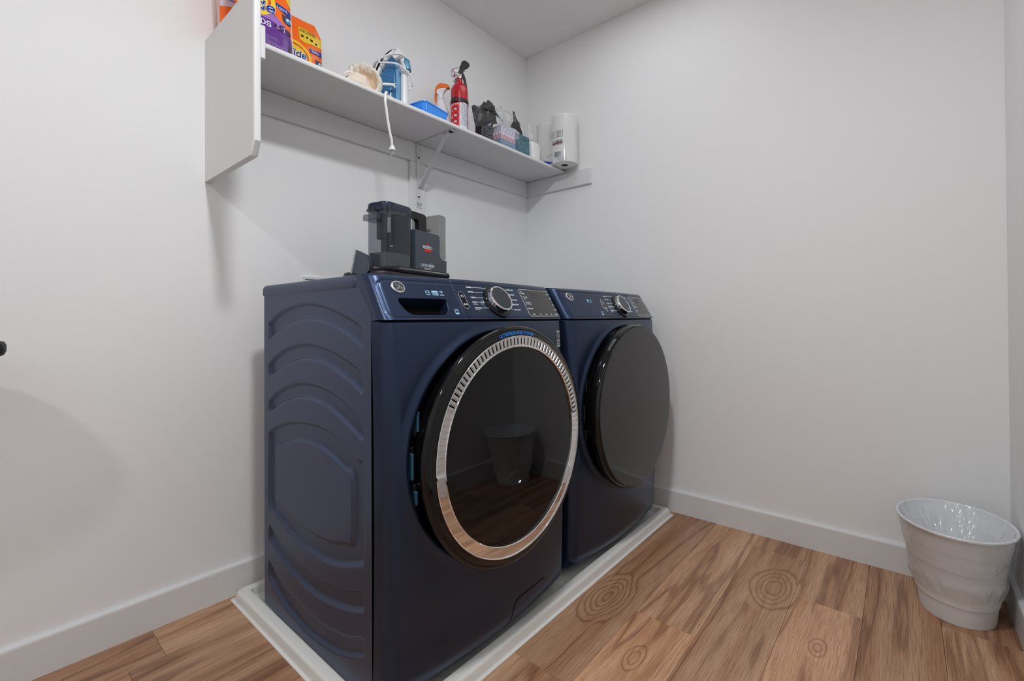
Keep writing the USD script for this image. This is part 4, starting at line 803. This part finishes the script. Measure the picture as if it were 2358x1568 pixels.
obj('gauge_needle', extrude(Polygon([(-.001, 0), (.001, 0), (.0002, .010)]), .0003, lambda P: gm(P + V(0, 0, .0038))), 'print_black', gg, False)
slab = lambda poly, w: extrude(poly, w, lambda P: ef(np.c_[P[:, 0], P[:, 2] - w / 2, P[:, 1]]))
obj('carry_handle', slab(LineString([(.006, .300), (.017, .287), (.025, .262), (.0290, .236), (.0300, .219)]).buffer(.0062).union(Point(.0300, .222).buffer(.0058)), .018), 'black_plastic', fe, 35)
obj('squeeze_lever', [slab(Polygon([(-.002, .298), (.009, .293), (.016, .309), (.022, .321), (.037, .329), (.044, .337), (.026, .350), (.014, .345), (.011, .334), (.003, .318)]).buffer(.0022), .022)], 'black_plastic', fe, 35)
obj('safety_pin', [tube(ef(np.array([(.004 + .0085 * math.cos(t), -.0105, .305 + .0105 * math.sin(t)) for t in np.linspace(0, 2 * PI, 24, endpoint=False)]) - V(.012, 0, -.004)), .0012, 6, closed=True), tube(ef(np.array([(-.002, -.0105, .308), (.012, -.006, .309), (.028, .0, .305)])), .0010, 6)], 'satin_chrome', fe)
obj('discharge_nozzle', warp(cyl((-.010, .004, .280), (-.024, .012, .262), .006, 18, .008), ef), 'grey_plastic', fe, 40)

# tissue cubes in torn plastic
BY = -.235
def tissue(name, label, x0, x1, dep=.112): return thing(name, label, 'tissue box', ((x0 + x1) / 2, BY + dep / 2, ZT))
t1 = tissue('tissue_box', 'dark charcoal tissue cube half covered by black film, left of the patterned cube', -.660, -.552)
obj('carton', cbox((-.628, BY, ZT), (-.552, BY + .045, ZT + .113), .0015), 'box_dark', t1)
fr1 = lambda P: np.c_[-.660 + P[:, 0], BY - .0003 - P[:, 2], ZT + P[:, 1]]
obj('carton_print', [extrude(sbox(.062, .030, .100, .078).difference(sbox(.0632, .0312, .0988, .0768)), .0003, fr1), extrude(Polygon([(.070, .085), (.088, .095), (.098, .108), (.090, .086), (.080, .080)]), .0003, fr1)], 'print_greyblue', t1, False)
for s, x, z, h in (('soft white tissues', .040, .066, .0042), ('85 SHEETS', .082, .060, .005), ('CUBE', .082, .048, .006)): obj('carton_lettering', warp(text(s, h, False, .0003), fr1, x, z), 'print_greyblue', t1, False)
t2 = tissue('tissue_box', 'tissue cube with a pink, lilac and teal hexagon pattern, middle of the three cubes', -.500, -.3885)
obj('carton', cbox((-.500, BY, ZT), (-.3885, BY + .112, ZT + .113), .0012), 'hex_line', t2)
def hexface(fn, w, h, seed):
    R = .0128; r_ = random.Random(seed); bins = {}
    for i in range(-1, 7):
        for j in range(-1, 8):
            cx = i * R * math.sqrt(3) + (j % 2) * R * math.sqrt(3) / 2; cz = j * R * 1.5
            pg = Polygon([(cx + (R - .0009) * math.sin(k * PI / 3), cz + (R - .0009) * math.cos(k * PI / 3)) for k in range(6)]).intersection(sbox(.0006, .0006, w - .0006, h - .0006))
            if pg.area < 2e-6: continue
            zz = cz + r_.uniform(-.008, .008); mt = 'hex_teal' if zz < .046 else 'hex_pink' if zz < .069 else 'hex_pale' if zz < .086 else 'hex_lilac'
            obj('hexagon_print', extrude(pg, .0003, fn), mt, t2, False)
hexface(lambda P: np.c_[-.500 + P[:, 0], BY - P[:, 2] - .0001, ZT + P[:, 1]], .1115, .113, 1)
hexface(lambda P: np.c_[-.5001 - P[:, 2], BY + .112 - P[:, 0], ZT + P[:, 1]], .112, .113, 2)
t3 = tissue('tissue_box', 'teal marbled tissue cube, right-hand one of the three cubes', -.3865, -.275)
obj('carton', cbox((-.3865, BY, ZT), (-.275, BY + .112, ZT + .113), .0012), 'teal_marble', t3)
fr3 = lambda P: np.c_[-.3865 + P[:, 0], BY - .0003 - P[:, 2], ZT + P[:, 1]]
obj('barcode', extrude(sbox(.001, .080, .022, .110), .0004, fr3), 'hex_lilac', t3, False)
obj('barcode_bars', [extrude(sbox(.003 + .0018 * k, .084, .0040 + .0018 * k - .0004 * (k % 3), .107), .0003, lambda P: fr3(P + V(0, 0, .0004))) for k in range(9)], 'print_dark', t3, False)
def sheet(outline, fn, T, amp, seed, size=.006, sc=15, thick=.0007):
    """crumpled sheet: outline in its own plane, dented and ridged"""
    m = extrude(Polygon(outline), thick, None, size); v = np.array(m.vertices); top = v[:, 2] > thick / 2
    pg = Polygon(outline); d = shapely.distance(shapely.points(v[:, 0], v[:, 1]), pg.exterior)
    nz_ = np.abs(meshkit.fbm(np.c_[v[:, :2] * sc, 0 * v[:, 0]] + seed * 7.3, 4, seed) - .5) * -2 + .5
    v[:, 2] += T * np.minimum(1, d / .03) + amp * nz_ * np.minimum(1, .15 + d / .02); m.vertices = fn(v); return m
fs = lambda y, lean=0: (lambda P: np.c_[P[:, 0], y - P[:, 2] + lean * (P[:, 1] - 1.85), P[:, 1]])
tw = thing('torn_wrapper', 'torn black and clear plastic wrapper bunched over the tissue cubes', 'plastic wrapper', (-.47, -.2, 1.76))
obj('black_film', sheet([(-0.680, 1.783), (-0.676, 1.85), (-0.672, 1.888), (-0.652, 1.903), (-.61, 1.908), (-.585, 1.936), (-.573, 1.951), (-.555, 1.953), (-.545, 1.945), (-.512, 1.962), (-.503, 1.966), (-.494, 1.945), (-.510, 1.90), (-.508, 1.858), (-.60, 1.815)], fs(-.222, .30), .020, .016, 2), 'film_black', tw, 60)
obj('black_film', sheet([(-.648, 1.895), (-.61, 1.905), (-.585, 1.936), (-.573, 1.951), (-.545, 1.945), (-.530, 1.90), (-.515, 1.872), (-.57, 1.895), (-.62, 1.888)], fs(-.25, .3), .014, .012, 5), 'film_black', tw, 60)
obj('black_film', sheet([(-.340, 1.990), (-.327, 1.990), (-.320, 1.960), (-.308, 1.945), (-.291, 1.936), (-.299, 1.915), (-.285, 1.878), (-.300, 1.872), (-.345, 1.888), (-.384, 1.886), (-.362, 1.916), (-.350, 1.93)], fs(-.205, .20), .012, .012, 3), 'film_black', tw, 60)
obj('clear_film', sheet([(-.505, 1.86), (-.497, 1.955), (-.47, 1.962), (-.42, 1.97), (-.338, 1.988), (-.352, 1.925), (-.384, 1.882), (-.44, 1.868)], fs(-.20, .25), .015, .018, 4), 'clear_film', tw, 60)
obj('clear_film', sheet([(-.510, 1.94), (-.494, 1.950), (-.492, 1.88), (-.512, 1.87), (-.522, 1.90)], fs(-.262, .25), .006, .012, 6), 'clear_film', tw, 60)
obj('clear_film', sheet([(-.300, 1.936), (-.270, 1.92), (-.262, 1.87), (-.285, 1.868), (-.30, 1.89)], fs(-.21, .25), .004, .010, 9), 'clear_film', tw, 60)
obj('film_scrap', sheet([(-.452, 1.948), (-.425, 1.938), (-.40, 1.922), (-.41, 1.907), (-.450, 1.912)], fs(-.19, .25), .002, .004, 12), 'hex_teal', tw, 60)
nk = thing('napkin_pack', 'small white paper pack with a twisted clear plastic tail, between teal cube and paper towels', 'paper pack', (-.185, -.17, ZT))
pw = trimesh.creation.icosphere(3, 1); q = np.array(pw.vertices); q = np.sign(q) * np.abs(q) ** .45 * V(.041, .042, .058); pw.vertices = q * crumple(q, 60, .06, 4)[:, None] + V(-.208, -.192, ZT + .058)
obj('pack', pw, 'paper_white', nk, True)
obj('plastic_tail', [sheet([(-.262, 1.852), (-.236, 1.888), (-.228, 1.925), (-.212, 1.966), (-.204, 1.955), (-.196, 1.905), (-.158, 1.862), (-.19, 1.850)], fs(-.205, .2), .010, .016, 11)], 'clear_film', nk, 60)

# two-roll pack of paper towels
pt = thing('paper_towel_pack', 'shrink-wrapped pair of white paper towel rolls overhanging the right end of the shelf', 'paper towel pack', (-.078, -.25, ZT))
for xx, yy, k in ((-.078, -.322, 1.0), (-.066, -.196, .82)):
    rl = obj('paper_roll', lathe([(.0205, .0015), (.0690 * k, .0015), (.0695 * k, .004), (.0695 * k, .252), (.068 * k, .2555), (.0205, .2555), (.0205, .0015)], 64, c=(xx, yy, ZT)), 'paper_white', pt, 40)
    obj('cardboard_core', lathe([(.0203, .004), (.0203, .253), (.0185, .253), (.0185, .004), (.0203, .004)], 32, c=(xx, yy, ZT)), 'core_brown', rl, 40)
def stad(r):
    h = np.array(shapely.union_all([Point(-.078, -.322).buffer(r, 32), Point(-.066, -.196).buffer(r - .0125, 32)]).convex_hull.exterior.segmentize(.02).coords)[:-1]
    e = shapely.LinearRing(h); n = 160; return np.array([e.interpolate(k / n, normalized=True).coords[0] for k in range(n)])
wr = obj('wrap', loft([lift(stad(.064), ZT + .0005), lift(stad(.0705), ZT + .005), lift(stad(.0708), ZT + .250), lift(stad(.066), ZT + .257)], False, False), 'wrap_film', pt, 40)
obj('wrap_tail', sheet([(-.160, 0), (-.10, .0), (-.085, .012), (-.105, .040), (-.125, .060), (-.15, .045)], lambda P: np.c_[-.146 - P[:, 2] + .03 * P[:, 1], -.37 - (P[:, 0] + .10), ZT + .002 + P[:, 1]], .004, .008, 13), 'clear_film', pt, 60)
def wrapfn(P):
    s, z, n = P[:, 0], P[:, 1], P[:, 2]; S0 = .144; a = np.maximum(0, s - S0) / .0712; R = .0712 + n; y = -.178 - np.minimum(s, S0)
    return np.c_[-.078 - R * np.cos(a) + (y + .322) * .19, y - R * np.sin(a) - .0 * n, ZT + z]
def lab(name, poly, mt, n=.0002): return obj(name, extrude(poly, .0003, lambda P: wrapfn(P + V(0, 0, n)), .006), mt, wr, False)
bx_ = Polygon(rrect(.086, .033, .005, 5, .134, .149)); lab('care_box', bx_.difference(bx_.buffer(-.0012)), 'print_dark')
for k in range(6): obj('care_lettering', [warp(text('KEEP AWAY FROM' if k == 0 else 'children and babies to', .0026, k == 0, .0002, squeeze=.8), wrapfn, .113, .160 - k * .0045, .0002), warp(text('MANTENGA LEJOS' if k == 0 else 'avoid danger of any', .0026, k == 0, .0002, squeeze=.85), wrapfn, .154, .160 - k * .0045, .0002)], 'print_dark', wr, False)
lab('brand_plate', sbox(.111, .093, .176, .116), 'label_grey'); lab('brand_plate', sbox(.113, .098, .174, .115), 'kirk_black', .0005); lab('brand_plate', sbox(.113, .098, .174, .103), 'kirk_red', .0008)
m = text('KIRKLAND', .0085, True, .0003); s_ = .054 / (m.bounds[1][0] - m.bounds[0][0]); v = np.array(m.vertices); v[:, 0] *= s_; m.vertices = v
obj('brand_lettering', warp(m, wrapfn, .1435, .1085, .0010), 'print_white', wr, False)
lab('barcode_box', sbox(.122, .024, .174, .060), 'print_white')
for k in range(12): lab('barcode_bar', sbox(.1265 + .0035 * k, .029, .1265 + .0035 * k + (.0012 + .0012 * (k * 7 % 3) / 2), .056), 'print_dark', .0005)
lab('recycling_mark', Point(.077, .049).buffer(.006).difference(Point(.077, .049).buffer(.005)), 'print_dark')
obj('mark_lettering', [warp(text('MIX Paper', .003, True, .0002), wrapfn, .100, .051, .0002), warp(text('responsible sources', .0022, False, .0002), wrapfn, .100, .045, .0002)], 'print_dark', wr, False)
obj('tear_strip', sheet([(-.03, 0), (.0, .014), (.010, .010), (.036, .004), (.046, -.004), (.030, -.006), (.0, -.004)], lambda P: np.c_[-.152 + .2 * P[:, 0], -.245 - P[:, 0], ZT + .0085 + P[:, 1] - .0 * P[:, 2]] + np.c_[-P[:, 2], 0 * P[:, 2], 0 * P[:, 2]], .001, .004, 14), 'wrap_blue', pt, 60)

# ------------------------------------------------------------------ waste bin with liner
wb = thing('waste_bin', 'oval white plastic waste bin standing in the right-hand corner', 'waste bin', (-.175, -1.83, 0))
def bl_(t, g=0.0, n=72):
    """bin cross-section at height fraction t"""
    c = V(-.172, -1.828) * (1 - t) + V(-.206, -1.822) * t
    return ell(.100 + .068 * t + g, .086 + .046 * t + g, n, *c)
BHt = .292; tiers = [0, .21, .42, .60, .80, 1.0]; outs = [lift(bl_(0, -.004), .0), lift(bl_(0.005), .003)]
for k in range(5):
    a_, b_ = tiers[k], tiers[k + 1]
    outs += [lift(bl_(a_, 0), a_ * BHt + .0004), lift(bl_(a_ + .012, .0006), a_ * BHt + .0034), lift(bl_(b_ - .02, -.0022), b_ * BHt - .006), lift(bl_(b_, -.0034), b_ * BHt)] if k < 4 else [lift(bl_(a_, 0), a_ * BHt + .0004), lift(bl_(.985, 0), .985 * BHt)]
rimz = [(.985, .0035, .286), (.99, .005, .289), (1.0, .0045, .293), (1.0, .001, .2945), (1.0, -.002, .293), (.96, -.002, .28), (.03, -.0025, .006)]
obj('bin_body', loft(outs + [lift(bl_(t, g), z) for t, g, z in rimz]), 'bin_plastic', wb, 30)
lm = []
n = 260; ang = np.arange(n) * 2 * PI / n
def liner(t, g, z, amp, seed, dz=0):
    c = V(-.172, -1.828) * (1 - t) + V(-.206, -1.822) * t; cs_, sn = np.cos(ang), np.sin(ang)
    fold = np.abs(meshkit.fbm(np.c_[cs_ * 3.2, sn * 3.2, 0 * ang + t * 2.4] + seed, 4, seed) - .5) * 2
    fine = meshkit.noise(np.c_[cs_ * 16, sn * 16, 0 * ang + t * 9], seed + 3) - .5
    rad = g + amp * (fold * 1.5 + fine * .6)
    return np.c_[c[0] + (.100 + .068 * t + rad) * cs_, c[1] + (.086 + .046 * t + rad) * sn, z + dz * (fold - .4)]
skirt = []
for k, t in enumerate(np.linspace(.33, .985, 26)):
    bunch = .0065 * math.exp(-((t - .42) / .07) ** 2) + .0022
    skirt.append(liner(t, .0016 + .0012 * (t < .5), t * BHt, bunch, 2, .008 * max(0, 1 - (t - .33) / .1)))
over = [liner(.99, .0062, .2885, .0006, 2), liner(1.0, .0058, .294, .0006, 2), liner(1.0, .002, .2965, .0006, 2), liner(1.0, -.004, .2945, .001, 2)]
ins = []
for k in np.linspace(0, 1, 30):
    cs_, sn = np.cos(ang), np.sin(ang); f = .985 - .80 * k ** 1.15; z = BHt * (.985 - .52 * k)
    fold = np.abs(meshkit.fbm(np.c_[cs_ * 4.5, sn * 4.5, 0 * ang + k * 1.3] + 5, 4, 9) - .5) * 2; big = meshkit.noise(np.c_[cs_ * 1.6, sn * 1.6, 0 * ang + 3], 12) - .5
    rad = np.minimum(f * (1 + .30 * (fold - .45) * min(1, k * 4) + .35 * big * k), .985 - .25 * k * 0)
    ins.append(np.c_[-.206 + .1655 * rad * cs_, -1.822 + .1295 * rad * sn, z + .030 * (fold - .5) * min(1, k * 3) * (1 - .3 * k)])
c_ = ins[-1].mean(0); ins.append(c_ + (ins[-1] - c_) * .02)
obj('bin_liner', loft(skirt + over + ins, False, False), 'bin_liner', None, True, 'crumpled clear plastic liner folded over the rim of the waste bin', None, 'bin liner')

# ------------------------------------------------------------------ ironing board reaching in from the left
bd_ = thing('ironing_board', 'black ironing board, only its rounded tip showing at the left edge', 'ironing board', (-2.7, -.22, 0))
bp = Polygon([(-3.35, -.05), (-2.35, -.058), (-2.2, -.085), (-2.149, -.107), (-2.117, -.147), (-2.105, -.2), (-2.109, -.266), (-2.15, -.30), (-2.231, -.332), (-2.38, -.361), (-2.6, -.38), (-3.35, -.38)]).buffer(-.03).buffer(.03, 8)
rg = lambda i, z: lift(np.array(bp.buffer(-i).exterior.coords)[:-1], z)
def ringn(i, z, n=120):
    e = bp.buffer(-i).exterior; return np.array([e.interpolate(k / n, normalized=True).coords[0] + (z,) for k in range(n)])
obj('board', loft([ringn(.012, .838), ringn(.003, .842), ringn(0, .850), ringn(0, .862), ringn(.003, .869), ringn(.012, .872)]), 'board_cover', bd_, 40)
for y in (-.30, -.14):
    obj('leg', tube([(-2.45, y, .836), (-3.2, y, .03)], .011, 12), 'steel_leg', bd_); obj('leg', tube([(-3.2, y + .03, .836), (-2.5, y + .03, .03)], .011, 12), 'steel_leg', bd_)
for x in (-3.2, -2.5): obj('foot', tube([(x, -.36, .0155), (x, -.07, .0155)], .0152, 12), 'black_plastic', bd_)
